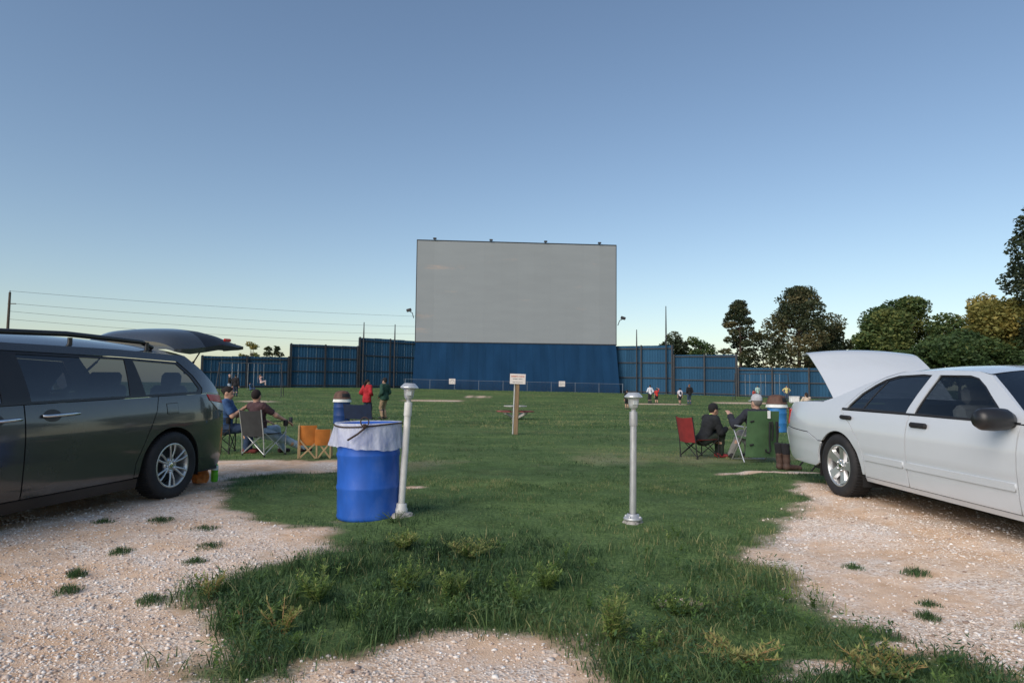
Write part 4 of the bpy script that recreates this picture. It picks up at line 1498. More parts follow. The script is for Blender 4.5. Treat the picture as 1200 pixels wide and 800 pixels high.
# tailgate, swung up level above the opening
tg = thing_part('tailgate', van, (0, 0, 0))
prof_t = [(-.30, 1.700, 1.64), (-.36, 1.775, 1.645), (-.50, 1.845, 1.65), (-.72, 1.875, 1.68), (-.95, 1.868, 1.715), (-1.15, 1.84, 1.715), (-1.33, 1.79, 1.70), (-1.43, 1.745, 1.715)]
def tg_top(i, u):
    y, zt, zb = prof_t[i]
    w = .70 + .07 * min(1, i / 3)
    return (w * u, y - .05 * (1 - u * u), zb + (zt - zb) * (1 - abs(u) ** 5) + .045 * (1 - u * u))
def tg_bot(i, u):
    y, zt, zb = prof_t[i]
    w = .70 + .07 * min(1, i / 3)
    lip = .07 * max(0, (abs(u) - .86) / .14) if i < 6 else 0
    return (w * u * .995, y - .05 * (1 - u * u), zb - .035 * min(1, i / 2) * (1 if abs(u) > .84 else -1.2) - lip * .4)
us = np.linspace(-1, 1, 25)
b = MB()
loft([[tg_top(i, u) for u in us] for i in range(4)], b)
loft([[tg_top(0, u) for u in us], [tg_bot(0, u) for u in us]], b)
for u in (-1, 1):
    loft([[tg_top(i, u) for i in range(4)], [tg_bot(i, u) for i in range(4)]], b)
b.build('gate_spoiler', M['van_paint'], tg)
b = MB()
loft([[tg_top(i, u) for u in us] for i in range(3, 8)], b)
loft([[tg_top(7, u) for u in us], [tg_bot(7, u) for u in us]], b)
for u in (-1, 1):
    loft([[tg_top(i, u) for i in range(3, 8)], [tg_bot(i, u) for i in range(3, 8)]], b)
b.build('gate_window', M['gate_glass'], tg)
b = MB()
loft([[tg_bot(i, u) for u in us] for i in range(8)], b)
b.build('gate_lining', M['van_trim'], tg)
for s in (-1, 1):
    b = MB()
    b.tube([(s * .70, -.78, 1.70), (s * .71, -.95, 1.715), (s * .70, -1.15, 1.70), (s * .66, -1.33, 1.675), (s * .5, -1.40, 1.67)], .016, 6)
    b.build('gate_seal', M['sunlit_trim'], tg)
    b = MB()
    b.box((s * .762, -1.12, 1.785), (.03, .13, .04), ch=.012)
    b.build('gate_lamp', M['red_lens'], tg)
    b = MB()
    b.tube([(s * .70, -.47, 1.36), (s * .69, -.63, 1.50)], .014, 6)
    b.tube([(s * .69, -.63, 1.50), (s * .68, -.80, 1.69)], .008, 6)
    b.build('gas_strut', M['rope'], van)

# ---- white saloon with its boot lid up
WX, WY = 3.54, 7.30
YAW = -4.0
ya = R(YAW)
SQ = .955
sed = thing('sedan', 'white four door sedan with its boot lid raised and five spoke wheels', 'sedan',
            (WX + .985 * math.cos(ya), WY - .985 * math.sin(ya), float(G(WX, WY)) - .008), rot=(R(-.8), 0, R(180 - YAW)))
_sz = smooth_table([(.16, .88), (.30, .945), (.45, .968), (.56, .975), (.60, .985), (.78, .985), (.90, .965), (.98, .940), (1.05, .905), (1.20, .800), (1.34, .690), (1.40, .640), (1.46, .57)])
sed.scale = (1, 1, SQ)
def sw(y, z):
    w = float(np.interp(z, _sz[0], _sz[1]))
    t = min(1, max(0, (-.55 - y) / .80))
    w -= .14 * t ** 2.3
    t = max(0, (y - 2.8) / 1.2)
    w -= .20 * t ** 2
    return w
def ssurf(s, off=0.0):
    return lambda y, z: (s * (sw(y, z) + off), y, z)
for s in (-1, 1):
    f = ssurf(s)
    fx = lambda y, z, o: (s * (sw(y, z) + o), y, z)
    b = MB()
    side_panel(b, [(.445, .315), (.46, .46), (.40, .66), (.22, .84), (.015, .978), (.045, 1.015), (.165, 1.181), (.295, 1.287), (.395, 1.350), (.575, 1.404), (.64, 1.416), (.44, 1.378), (.15, 1.27), (-.18, 1.13), (-.42, 1.058), (-.9, 1.042), (-1.25, 1.02), (-1.315, .95), (-1.335, .86), (-1.335, .705), (-.62, .685), (-.385, .60)] + arc(0, .335, .405, 139, -3, 18), f, .055)
    b.build('rear_quarter_panel', M['white_paint'], sed)
    b = MB()
    side_panel(b, [(-.39, .59), (-.62, .675), (-1.345, .695), (-1.375, .62), (-1.35, .46), (-1.26, .33), (-1.1, .285), (-.50, .285), (-.41, .33)] + arc(0, .335, .41, 172, 142, 5), ssurf(s, .012), .055)
    b.build('rear_bumper_side', M['white_paint'], sed)
    b = MB()
    side_panel(b, [(1.12, .30), (1.12, .985), (.025, .978), (.23, .845), (.41, .665), (.47, .46), (.455, .30)], f, .06)
    d = b.build('rear_door', M['white_paint'], sed)
    b = MB(); b.box(fx(.16, .905, .014), (.034, .20, .046), ch=.014); b.build('door_handle', M['black'], d)
    b = MB()
    side_panel(b, [(2.36, .30), (2.36, .985), (1.134, .985), (1.134, .30)], f, .06)
    d = b.build('front_door', M['white_paint'], sed)
    b = MB(); b.box(fx(1.30, .902, .014), (.034, .22, .050), ch=.014); b.build('door_handle', M['black'], d)
    b = MB()
    side_panel(b, [(2.372, .30), (2.372, .985), (2.6, .97), (3.5, .88), (3.82, .80), (3.86, .62), (3.85, .40), (3.7, .30), (3.34, .30)] + arc(2.91, .335, .41, 0, 180, 18) + [(2.49, .30)], f, .07)
    b.build('front_fender', M['white_paint'], sed)
    for sq in ([(1.155, .31), (1.155, .975), (1.10, .975), (1.10, .31)], [(.06, .97), (-.01, .965), (.20, .83), (.37, .65), (.43, .45), (.42, .32), (.49, .32), (.50, .47), (.44, .68), (.26, .86)], [(2.39, .31), (2.39, .975), (2.34, .975), (2.34, .31)], [(-.36, .62), (-.62, .70), (-1.3, .72), (-1.3, .66), (-.62, .65), (-.40, .58)]):
        b = MB()
        side_panel(b, sq, ssurf(s, -.022), .08, lip=0)
        b.build('seam_shade_strip', M['black'], sed)  # black backing added so the panel gaps look shaded
    b = MB()
    side_panel(b, [(2.47, .245), (2.47, .292), (.43, .292), (.43, .245)], ssurf(s, -.01), .07)
    b.build('rocker_panel', M['white_paint'], sed)
    b = MB()
    for y0, y1 in ((.49, 1.08), (1.112, 2.35)):
        side_panel(b, [(y1, .475), (y1, .535), (y0, .535), (y0, .475)], ssurf(s, .012), .08, lip=.02)
    b.build('side_moulding', M['white_paint'], sed)
    # cabin sides
    wq = [(.125, 1.018), (.36, 1.016), (.455, 1.302), (.36, 1.262), (.235, 1.165)]
    wr = [(.385, 1.016), (1.045, 1.012), (1.045, 1.362), (.90, 1.366), (.64, 1.352), (.48, 1.316)]
    wf = [(1.19, 1.012), (2.22, 1.002), (2.06, 1.10), (1.80, 1.265), (1.66, 1.335), (1.55, 1.356), (1.19, 1.362)]
    b = MB()
    side_panel(b, [(2.55, .995), (2.44, 1.02), (2.0, 1.26), (1.78, 1.375), (1.6, 1.412), (1.2, 1.425), (.66, 1.415), (.58, 1.400), (.40, 1.345), (.30, 1.282), (.17, 1.178), (.05, 1.015), (.02, .988), (1.2, .995), (2.36, .995)], f, .05,
               [[(1.168, 1.006), (2.255, .999), (2.08, 1.112), (1.81, 1.278), (1.665, 1.35), (1.55, 1.374), (1.168, 1.378)], [(.095, 1.006), (1.068, 1.0), (1.068, 1.378), (.94, 1.386), (.60, 1.372), (.44, 1.332), (.335, 1.273), (.205, 1.170)]], lip=.03)
    b.build('cabin_frame', M['white_paint'], sed)
    b = MB()
    side_panel(b, [(.10, 1.007), (1.063, 1.001), (1.063, 1.374), (.94, 1.382), (.60, 1.368), (.442, 1.329), (.338, 1.270), (.209, 1.168)], ssurf(s, -.012), .06, [wq, wr], lip=.01)
    b.build('window_surround', M['van_trim'], sed)
    b = MB()
    side_panel(b, [(1.173, 1.007), (2.245, 1.0), (2.075, 1.110), (1.806, 1.274), (1.663, 1.346), (1.55, 1.370), (1.173, 1.374)], ssurf(s, -.012), .06, [wf], lip=.01)
    b.build('window_surround', M['van_trim'], sed)
    b = MB()
    side_panel(b, [(2.36, .988), (2.36, 1.004), (.03, 1.008), (.03, .992)], ssurf(s, .006), .08, lip=.012)
    b.build('belt_trim', M['black'], sed)
    for q, nm, gm in ((wq, 'quarter_window', 'glass_dark'), (wr, 'rear_door_window', 'glass_dark'), (wf, 'front_door_window', 'glass_mid')):
        b = MB()
        side_panel(b, q, ssurf(s, -.018), .10, lip=0)
        b.build(nm, M[gm], sed)
    b = MB()
    b.tube([fx(2.30, .985, -.01), fx(2.31, .995, .07)], .03, 8)
    q = fx(2.29, 1.025, .165)
    b.lathe([(.0, -.15), (.06, -.145), (.10, -.09), (.108, 0), (.10, .10), (.07, .14), (0, .145)], 16, Matrix.Translation(q) @ Matrix.Rotation(R(90), 4, 'Y') @ Matrix.Diagonal((.85, .75, 1, 1)), caps=False)
    b.build('door_mirror', M['mirror_shell'], sed)
    b = MB()
    side_panel(b, [(-1.25, .93), (-1.318, .92), (-1.335, .73), (-1.29, .73)], ssurf(s, .006), .05, lip=.02)
    loft([[(s * x, y, z) for z in (.73, .93)] for x, y in ((.845, -1.335), (.80, -1.36), (.62, -1.375), (.50, -1.375))], b)
    b.build('tail_lamp', M['red_lens'], sed)
    b = MB()
    well_box(b, 0, .41, s * .95, s * .55, .335)
    b.build('wheel_housing', M['well'], sed)
    b = MB()
    well_box(b, 2.91, .415, s * .95, s * .55, .335)
    b.build('wheel_housing', M['well'], sed)
    wheel(sed, s * .865, 0, .335, .235, .225, s, 5, 'five', SQ)
    wheel(sed, s * .865, 2.91, .335, .235, .225, s, 5, 'five', SQ)
    b = MB()
    side_panel(b, [(3.45, .82), (3.78, .76), (3.84, .64), (3.5, .66)], ssurf(s, .006), .07, lip=.02)
    b.build('headlight', M['clear_lens'], sed)
def s_row(y, ze, zc, n=14, k=2.4, inset=0.0):
    w = sw(y, ze) - inset
    return [(w * u, y, ze + (zc - ze) * (1 - abs(u) ** k)) for u in np.linspace(-1, 1, n + 1)]
b = MB()
loft([s_row(y, ze, zc) for y, ze, zc in ((.44, 1.375, 1.43), (.66, 1.405, 1.462), (.95, 1.418, 1.478), (1.3, 1.423, 1.478), (1.6, 1.412, 1.46), (1.76, 1.385, 1.435))], b)
b.build('roof', M['white_paint'], sed)
b = MB()
loft([s_row(y, ze, zc, inset=.015) for y, ze, zc in ((.44, 1.374, 1.428), (.15, 1.262, 1.335), (-.18, 1.128, 1.19), (-.40, 1.06, 1.10))], b)
b.build('rear_window', M['glass_dark'], sed)
b = MB()
loft([s_row(y, ze, zc, inset=.02) for y, ze, zc in ((1.76, 1.382, 1.432), (2.05, 1.23, 1.30), (2.35, 1.07, 1.14), (2.52, 1.0, 1.05))], b)
b.build('windscreen', M['glass_dark'], sed)
b = MB()
loft([s_row(y, ze, zc) for y, ze, zc in ((2.52, .985, 1.045), (2.9, .955, 1.01), (3.4, .895, .95), (3.8, .81, .85), (3.88, .74, .76))], b)
b.build('bonnet', M['white_paint'], sed)
b = MB()
loft([[(x, 3.86 + .10 * (1 - (x / .74) ** 2) + o, z) for x in np.linspace(-.74, .74, 15)] for z, o in ((.76, 0), (.60, .02), (.48, .05), (.35, .03), (.26, -.05))], b)
b.build('front_bumper', M['white_paint'], sed)
b = MB()
for z in (.72, .68, .64):
    b.tube([(x, 3.90 + .10 * (1 - (x / .74) ** 2), z) for x in np.linspace(-.45, .45, 9)], .012, 6)
b.build('grille', M['chrome'], sed)
def rb(z):
    return sw(-1.36, z) + .012
b = MB()
loft([[(rb(max(.3, z)) * u, -1.345 - .075 * (1 - abs(u) ** 4) + o, z) for u in np.linspace(-1, 1, 21)] for z, o in ((.70, .05), (.695, -.005), (.62, -.03), (.46, -.005), (.34, .075), (.285, .20))], b)
b.build('rear_bumper', M['white_paint'], sed)
b = MB()
loft([[(x, -1.325 - .035 * (1 - (abs(x) / .85) ** 4), z) for x in np.linspace(-.835, .835, 15)] for z in (.69, .80, .93)], b)
b.build('rear_panel', M['white_paint'], sed)
b = MB()
for s in (-1, 1):
    loft([[(s * (sw(y, 1.04) - .002), y, z1), (s * .70, y, z2), (s * .69, y, z2 - .05)] for y, z1, z2 in ((-.40, 1.062, 1.09), (-.9, 1.043, 1.06), (-1.25, 1.02, 1.03))], b)
loft([[(x, y, z + .03 * (1 - (x / .8) ** 2)) for x in np.linspace(-.78, .78, 9)] for y, z in ((-.36, 1.075), (-.46, 1.062), (-.47, 1.02))], b)
b.build('boot_rim', M['white_paint'], sed)
b = MB()
loft([[(-.69, y, 1.03), (-.66, y, .52), (.66, y, .52), (.69, y, 1.03)] for y in (-1.29, -.46)], b)
b.add([(-.69, -.46, 1.03), (-.66, -.46, .52), (.66, -.46, .52), (.69, -.46, 1.03)], [(0, 1, 2, 3)])
b.build('boot_lining', M['cabin'], sed)
# boot lid, hinged up at the foot of the rear window
hy, hz, up = -.47, 1.075, R(42)
def lid(t, u, o):
    ln = .98 * t
    w = .735 - .03 * t ** 3
    Y = -ln - .035 * (1 - u * u) * t
    Zz = .04 * math.sin(math.pi * t) + .035 * (1 - u * u) + o - (.10 * ((t - .86) / .14) ** 2 if t > .86 else 0)
    return (w * u, hy + Y * math.cos(up) + Zz * math.sin(up), hz - Y * math.sin(up) + Zz * math.cos(up))
lr = thing_part('boot_lid', sed, (0, 0, 0))
b = MB()
us = np.linspace(-1, 1, 15)
ts = np.linspace(0, 1, 15)
loft([[lid(t, u, 0) for u in us] for t in ts], b)
for u in (-1, 1):
    loft([[lid(t, u, 0) for t in ts], [lid(t, u * .97, -.035) for t in ts]], b, False)
for t in (0, 1):
    loft([[lid(t, u, 0) for u in us], [lid(t, u * .97, -.035) for u in us]], b, False)
b.build('lid_skin', M['white_paint'], lr)
b = MB()
loft([[lid(t, u * .97, -.035) for u in us] for t in ts], b)
b.build('lid_lining', M['cabin'], lr)
for s in (-1, 1):
    b = MB()
    b.tube([(s * .62, -.50, .92), (s * .62, -.42, 1.0), (s * .62, -.47, 1.06), lid(.1, s * .85, -.05), lid(.3, s * .85, -.05)], .012, 6)
    b.build('lid_hinge', M['black'], lr)
b = MB()
b.box((0, 1.2, .27), (1.62, 3.9, .06)); b.box((0, 1.3, .22), (1.4, 4.6, .06)); b.box((0, 3.2, .5), (1.1, 1.1, .5))
b.box((0, -.42, .75), (1.5, .05, .55))
b.build('floor', M['cabin'], sed)
b = MB()
loft([[(x, y, z) for x in (-.56, 0, .56)] for y, z in ((.5, 1.38), (1.1, 1.42), (1.7, 1.38))], b)
b.build('headlining', M['seat_grey'], sed)
for sx, sy, w in ((-.38, 1.62, .5), (.38, 1.62, .5), (0, .62, 1.3)):
    b = MB()
    b.box((sx, sy, .52), (w, .52, .18), ch=.05)
    b.box((sx, sy - .28, .82), (w * .96, .14, .56), Matrix.Rotation(R(14), 3, 'X'), .05)
    if w < 1: b.box((sx, sy - .37, 1.18), (.27, .10, .17), Matrix.Rotation(R(8), 3, 'X'), .04)
    b.build('seat', M['seat_grey'], sed)
b = MB(); b.box((0, 2.25, .82), (1.5, .45, .28), ch=.06); b.build('dashboard', M['cabin'], sed)
b = MB(); b.tube([(.45, -1.22, .27), (.45, -1.42, .27)], .032, 10); b.build('exhaust', M['steel_dark'], sed)

# ------------------------------------------------------------------ people: blended limb volumes meshed by surface nets
def surface_net(D, org, h):
    S = D < 0
    nx, ny, nz = D.shape
    cs = [(i, j, k) for i in (0, 1) for j in (0, 1) for k in (0, 1)]
    sl = lambda c: tuple(slice(c[a], D.shape[a] - 1 + c[a]) for a in range(3))
    cnt = sum(S[sl(c)].astype(np.int8) for c in cs)
    mask = (cnt > 0) & (cnt < 8)
    idx = -np.ones(mask.shape, np.int64)
    n = int(mask.sum())
    if n == 0:
        return np.zeros((0, 3)), np.zeros((0, 4), int)
    idx[mask] = np.arange(n)
    base = np.argwhere(mask).astype(float)
    P = np.zeros((n, 3))
    W = np.zeros(n)
    for a in cs:
        for ax in range(3):
            if a[ax]: continue
            b = list(a); b[ax] = 1; b = tuple(b)
            da, db = D[sl(a)][mask], D[sl(b)][mask]
            m = (da < 0) != (db < 0)
            t = np.where(m, da / np.where(m, da - db, 1), 0)
            p = np.array(a, float)[None] + t[:, None] * (np.array(b, float) - np.array(a, float))[None]
            P[m] += p[m]
            W[m] += 1
    V = (base + P / W[:, None]) * h + org
    Q = []
    for ax in range(3):
        o1, o2 = [(1, 2), (2, 0), (0, 1)][ax]
        s0 = [slice(1, -1)] * 3
        s0[ax] = slice(0, D.shape[ax] - 1)
        s1 = list(s0)
        s1[ax] = slice(1, D.shape[ax])
        A, B = S[tuple(s0)], S[tuple(s1)]
        loc = np.argwhere(A != B)
        if len(loc) == 0: continue
        flip = A[tuple(loc.T)]
        loc = loc.astype(np.int64)
        for a in range(3):
            if a != ax: loc[:, a] += 1
        def cell(d1, d2):
            c = loc.copy()
            c[:, o1] -= d1
            c[:, o2] -= d2
            return idx[tuple(c.T)]
        q = np.stack([cell(1, 1), cell(0, 1), cell(0, 0), cell(1, 0)], 1)
        q[~flip] = q[~flip][:, ::-1]
        Q.append(q)
    Q = np.concatenate(Q)
    return V, Q[(Q >= 0).all(1)]

def sdf_prim(p, X):
    if p[0] == 'cap':
        a, b, ra, rb = np.array(p[1], float), np.array(p[2], float), p[3], p[4]
        e = b - a
        t = np.clip(((X - a) @ e) / max(e @ e, 1e-9), 0, 1)
        return np.linalg.norm(X - a - t[..., None] * e, axis=-1) - (ra + (rb - ra) * t)
    c, r, fr = np.array(p[1], float), np.array(p[2], float), p[3]
    L = X - c
    if fr is not None:
        L = L @ fr
    k0 = np.linalg.norm(L / r, axis=-1)
    k1 = np.linalg.norm(L / (r * r), axis=-1)
    return k0 * (k0 - 1) / np.maximum(k1, 1e-6)

def sdf_mesh(prims, h, k=.03, cuts=(), wr=0.0):
    """prims blended with radius k; cuts = (point, normal): keeps the side the normal points away from."""
    lo, hi = np.full(3, 1e9), np.full(3, -1e9)
    bx = []
    for p in prims:
        if p[0] == 'cap':
            r = max(p[3], p[4])
            a, b = np.minimum(p[1], p[2]) - r, np.maximum(p[1], p[2]) + r
        else:
            r = max(p[2])
            a, b = np.array(p[1]) - r, np.array(p[1]) + r
        bx.append((a, b))
        lo, hi = np.minimum(lo, a), np.maximum(hi, b)
    lo -= 3 * h
    n = np.ceil((hi + 3 * h - lo) / h).astype(int) + 1
    D = np.full(n, .5)
    for p, (a, b) in zip(prims, bx):
        m = k + 2.5 * h
        i0 = np.maximum(0, np.floor((a - m - lo) / h).astype(int))
        i1 = np.minimum(n, np.ceil((b + m - lo) / h).astype(int) + 1)
        g = np.stack(np.meshgrid(*[lo[q] + np.arange(i0[q], i1[q]) * h for q in range(3)], indexing='ij'), -1)
        d = sdf_prim(p, g)
        s = tuple(slice(i0[q], i1[q]) for q in range(3))
        o = D[s]
        e = np.maximum(k - np.abs(o - d), 0) / k
        D[s] = np.minimum(o, d) - e * e * k / 4
    if cuts:
        g = np.stack(np.meshgrid(*[lo[q] + np.arange(n[q]) * h for q in range(3)], indexing='ij'), -1)
        for c, nn in cuts:
            nn = np.array(nn, float)
            nn /= np.linalg.norm(nn)
            D = np.maximum(D, (g - np.array(c, float)) @ nn)
    if wr:
        g = np.stack(np.meshgrid(*[lo[q] + np.arange(n[q]) * h for q in range(3)], indexing='ij'), -1)
        x, y, z = g[..., 0], g[..., 1], g[..., 2]
        D = D + wr * (np.sin(34 * z + 9 * np.sin(14 * x) + 11 * y) * .6 + np.sin(52 * z - 27 * x + 6 * np.sin(19 * y)) * .4)
    return surface_net(D, lo, h)

def vec(*a): return np.array(a, float)
def unit(v): return v / (np.linalg.norm(v) + 1e-9)

def ik(a, b, l1, l2, hint):
    d = b - a
    L = np.linalg.norm(d)
    if L > (l1 + l2) * .995:
        b = a + d / L * (l1 + l2) * .995
        d = b - a
        L = np.linalg.norm(d)
    x = (l1 * l1 - l2 * l2 + L * L) / (2 * L)
    y = math.sqrt(max(l1 * l1 - x * x, 0))
    u = d / L
    hv = np.array(hint, float)
    hv = unit(hv - u * (hv @ u))
    return a + u * x + hv * y, b

SKIN = {}
def skin_mat(col):
    if col not in SKIN:
        SKIN[col] = mat('skin_%d' % len(SKIN), col, .6, var=.06, scale=12)
    return SKIN[col]
CL = {}
def cloth(col, name='cloth'):
    if col not in CL:
        CL[col] = mat(name + '_%d' % len(CL), col, .92, var=.18, scale=10, bump=.25, bscale=60)
    return CL[col]

def person(label, loc, face, H=1.72, pelvis=None, lean=0.0, twist=0.0, head=(0, 0), hands=None, feet=None, knees=((0, 1, .1), (0, 1, .1)),
           elbows=((-.6, -1, -.3), (.6, -1, -.3)), skin=(.42, .24, .16), top=None, sleeve=1.0, bottom=None, leg=1.0, shoes=(.05, .05, .05), hair=('short', (.02, .015, .012)),
           cap=None, extra=None, h=.016, loose=.014, group=None, female=False, coat=0.0, top_parts=None):
    """joint positions are for a 1.72 m figure facing +y, feet on z = 0."""
    k = H / 1.72
    root = thing('person', label, 'person', loc, R(face), group)
    root.scale = (k, k, k)
    pel = vec(0, 0, .90) if pelvis is None else vec(*pelvis)
    cl, sl = math.cos(R(lean)), math.sin(R(lean))
    ct, st = math.cos(R(twist)), math.sin(R(twist))
    U = vec(0, sl, cl)
    RT = vec(ct, st * cl, -st * sl)
    RT = unit(RT - U * (RT @ U))
    FW = np.cross(U, RT)
    T = lambda x, y, z: pel + RT * x + FW * y + U * z
    fr = np.stack([RT, FW, U], 1)
    sw_ = .165 if female else .185
    neck = T(0, -.005, .53)
    hy, hp = R(head[0]), R(head[1])
    hf = unit(vec(-math.sin(hy) * math.cos(hp), math.cos(hy) * math.cos(hp), math.sin(hp)))
    hr = unit(np.cross(hf, vec(0, 0, 1)))
    hu = np.cross(hr, hf)
    hfr = np.stack([hr, hf, hu], 1)
    hc = neck + U * .10 + vec(0, 0, .035) + hf * .018
    HP = lambda x, y, z: hc + hr * x + hf * y + hu * z
    sh = [T(-sw_, 0, .475), T(sw_, 0, .475)]
    hip = [T(-.088, 0, -.02), T(.088, 0, -.02)]
    hd = [T(-.25, .02, -.10), T(.25, .02, -.10)] if hands is None else [vec(*q) for q in hands]
    ft = [vec(-.10, 0, .075), vec(.10, 0, .075)] if feet is None else [vec(*q) for q in feet]
    el, kn = [None, None], [None, None]
    for i in (0, 1):
        el[i], hd[i] = ik(sh[i], hd[i], .29, .25, elbows[i])
        kn[i], ft[i] = ik(hip[i], ft[i], .43, .405, knees[i])
    chest = T(0, .005, .36)
    cr = vec(.150 if female else .165, .108, .19)
    tors = [('ell', tuple(chest), tuple(cr), fr), ('ell', tuple(T(0, .012, .14)), (.135, .100, .17), fr), ('ell', tuple(T(0, -.01, 0)), (.160, .115, .125), fr),
            ('cap', tuple(sh[0] + RT * .03), tuple(sh[1] - RT * .03), .062, .062)]
    if female:
        tors += [('ell', tuple(T(-.07, .085, .33)), (.068, .058, .062), fr), ('ell', tuple(T(.07, .085, .33)), (.068, .058, .062), fr)]
    body = list(tors)
    body += [('cap', tuple(neck - U * .05), tuple(hc - hu * .02), .056, .050)]
    hd_pr = [('ell', tuple(HP(0, -.008, .025)), (.074, .094, .098), hfr), ('ell', tuple(HP(0, .030, -.055)), (.056, .062, .066), hfr),
             ('cap', tuple(HP(0, .088, .002)), tuple(HP(0, .102, -.024)), .010, .015), ('ell', tuple(HP(0, .082, -.062)), (.024, .012, .010), hfr),
             ('ell', tuple(HP(-.076, -.005, -.008)), (.010, .020, .030), hfr), ('ell', tuple(HP(.076, -.005, -.008)), (.010, .020, .030), hfr)]
    body += hd_pr
    for i in (0, 1):
        body += [('cap', tuple(sh[i]), tuple(el[i]), .052, .040), ('cap', tuple(el[i]), tuple(hd[i]), .040, .027)]
        body += [('cap', tuple(hip[i]), tuple(kn[i]), .085, .056), ('cap', tuple(kn[i]), tuple(kn[i] * .6 + ft[i] * .4 - FW * .012), .055, .056), ('cap', tuple(kn[i] * .6 + ft[i] * .4 - FW * .012), tuple(ft[i]), .056, .038)]
    V, Q = sdf_mesh(body, h, .035)
    Vs, Qs, off = [V], [Q], len(V)
    # hands: palm, four bent fingers and a thumb, in finer cells, joined into the same body mesh
    for i in (0, 1):
        d = unit(hd[i] - el[i])
        side = unit(np.cross(d, vec(0, 0, 1)) if abs(d[2]) < .9 else np.cross(d, FW))
        pn = np.cross(side, d)
        w = hd[i]
        pr = [('cap', tuple(w - d * .04), tuple(w + d * .015), .027, .026), ('ell', tuple(w + d * .055), (.040, .016, .050), np.stack([side, pn, d], 1))]
        for f_, (o, ln) in enumerate(((-.030, .062), (-.010, .072), (.010, .068), (.030, .052))):
            a = w + d * .092 + side * o
            m = a + d * ln * .5 - pn * .008
            e = m + unit(d - pn * .75) * ln * .5
            pr += [('cap', tuple(a), tuple(m), .0095, .009), ('cap', tuple(m), tuple(e), .009, .0075)]
        tsd = -1 if i else 1
        a = w + d * .025 + side * .032 * tsd
        m = a + unit(d + side * .8 * tsd - pn * .2) * .035
        pr += [('cap', tuple(a), tuple(m), .012, .011), ('cap', tuple(m), tuple(m + unit(d - pn * .3) * .030), .011, .009)]
        v, q = sdf_mesh(pr, min(h * .45, .0085), .010)
        Vs.append(v); Qs.append(q + off); off += len(v)
    link_mesh('body', np_mesh('body', np.concatenate(Vs), quads=np.concatenate(Qs), smooth=True), skin_mat(skin), root)
    b = MB()
    for sx in (-1, 1):
        c = HP(sx * .031, .080, .012)
        b.lathe([(.0, -.009), (.007, -.006), (.0095, 0), (.007, .006), (0, .009)], 8, Matrix.Translation(Vector(c)), caps=False)
    b.build('eyes', M['black'], root)
    def garment(name, prims, material, cuts=(), kk=.035, hh=None):
        V, Q = sdf_mesh(prims, hh or h, kk, cuts, 0.0 if name in ('shoe', 'hair') else .0065)
        if len(Q):
            return link_mesh(name, np_mesh(name, V, quads=Q, smooth=True), material, root)
    def grow(p, g):
        return ('cap', p[1], p[2], p[3] + g, p[4] + g) if p[0] == 'cap' else ('ell', p[1], tuple(np.array(p[2]) + g), p[3])
    if bottom is not None:
        pr = [grow(tors[2], .012)]
        for i in (0, 1):
            g = .016
            pr += [('cap', tuple(hip[i]), tuple(kn[i]), .088 + g, .058 + g)]
            if leg > .5:
                t = min(1, (leg - .5) * 2)
                e = kn[i] + (ft[i] - kn[i]) * (t * .98)
                pr += [('cap', tuple(kn[i]), tuple(e), .058 + g, .046 + g)]
        garment('trousers' if leg > .6 else 'shorts', pr, cloth(bottom, 'trouser_cloth'), [(T(0, 0, .13), U)] if pelvis is None else ())
    if top is not None:
        pr = [grow(p, loose) for p in tors]
        if coat: pr += [('cap', tuple(T(-.05, 0, .1)), tuple(T(-.07, -.01, -.02 - coat)), .13, .135), ('cap', tuple(T(.05, 0, .1)), tuple(T(.07, -.01, -.02 - coat)), .13, .135)]
        for i in (0, 1):
            if sleeve <= .5:
                e = sh[i] + (el[i] - sh[i]) * (sleeve * 2)
                pr.append(('cap', tuple(sh[i]), tuple(e), .056 + loose, .048 + loose))
            else:
                e = el[i] + (hd[i] - el[i]) * min(1, (sleeve - .5) * 2) * .97
                pr += [('cap', tuple(sh[i]), tuple(el[i]), .056 + loose, .046 + loose), ('cap', tuple(el[i]), tuple(e), .046 + loose, .034 + loose)]
        pr.append(('cap', tuple(neck - U * .07), tuple(neck - U * .02), .062, .062))
        garment('jacket' if sleeve > .6 else 'shirt', pr, cloth(top, 'shirt_cloth'), [(T(0, 0, -.09 - coat), -U)])
    if shoes is not None:
        for i in (0, 1):
            d = unit(vec(kn[i][0] - hip[i][0], kn[i][1] - hip[i][1], 0) + vec(0, .25, 0))
            a = ft[i] - vec(0, 0, .028) - d * .045
            e = ft[i] - vec(0, 0, .038) + d * .155
            garment('shoe', [('cap', tuple(a), tuple(e), .044, .036), ('cap', tuple(ft[i] + vec(0, 0, .02)), tuple(a), .044, .044)], cloth(shoes, 'shoe'), [(vec(0, 0, ft[i][2] - .072), vec(0, 0, -1))], .02, min(h, .013))
    if hair:
        st_, col = hair
        hp_ = [('ell', tuple(HP(0, -.018, .032)), (.084, .098, .102), hfr)]
        if st_ == 'long':
            hp_ += [('cap', tuple(HP(0, -.07, 0)), tuple(HP(0, -.09, -.20)), .066, .05)]
        if st_ == 'tail':
            hp_ += [('cap', tuple(HP(0, -.10, .03)), tuple(HP(0, -.135, -.05)), .042, .045), ('cap', tuple(HP(0, -.135, -.05)), tuple(HP(.01, -.12, -.27)), .045, .022)]
        if st_ == 'bun':
            hp_ += [('ell', tuple(HP(0, -.11, .03)), (.048, .042, .048), hfr)]
        if st_ == 'curly':
            hp_ += [('ell', tuple(HP(q * .06, -.02, .06)), (.06, .08, .06), hfr) for q in (-1, 1)]
        f1 = (HP(0, .052, .035), hf * 1.0 - hu * .55)
        garment('hair', hp_, cloth(col, 'hair'), [f1], .02, min(h, .012))
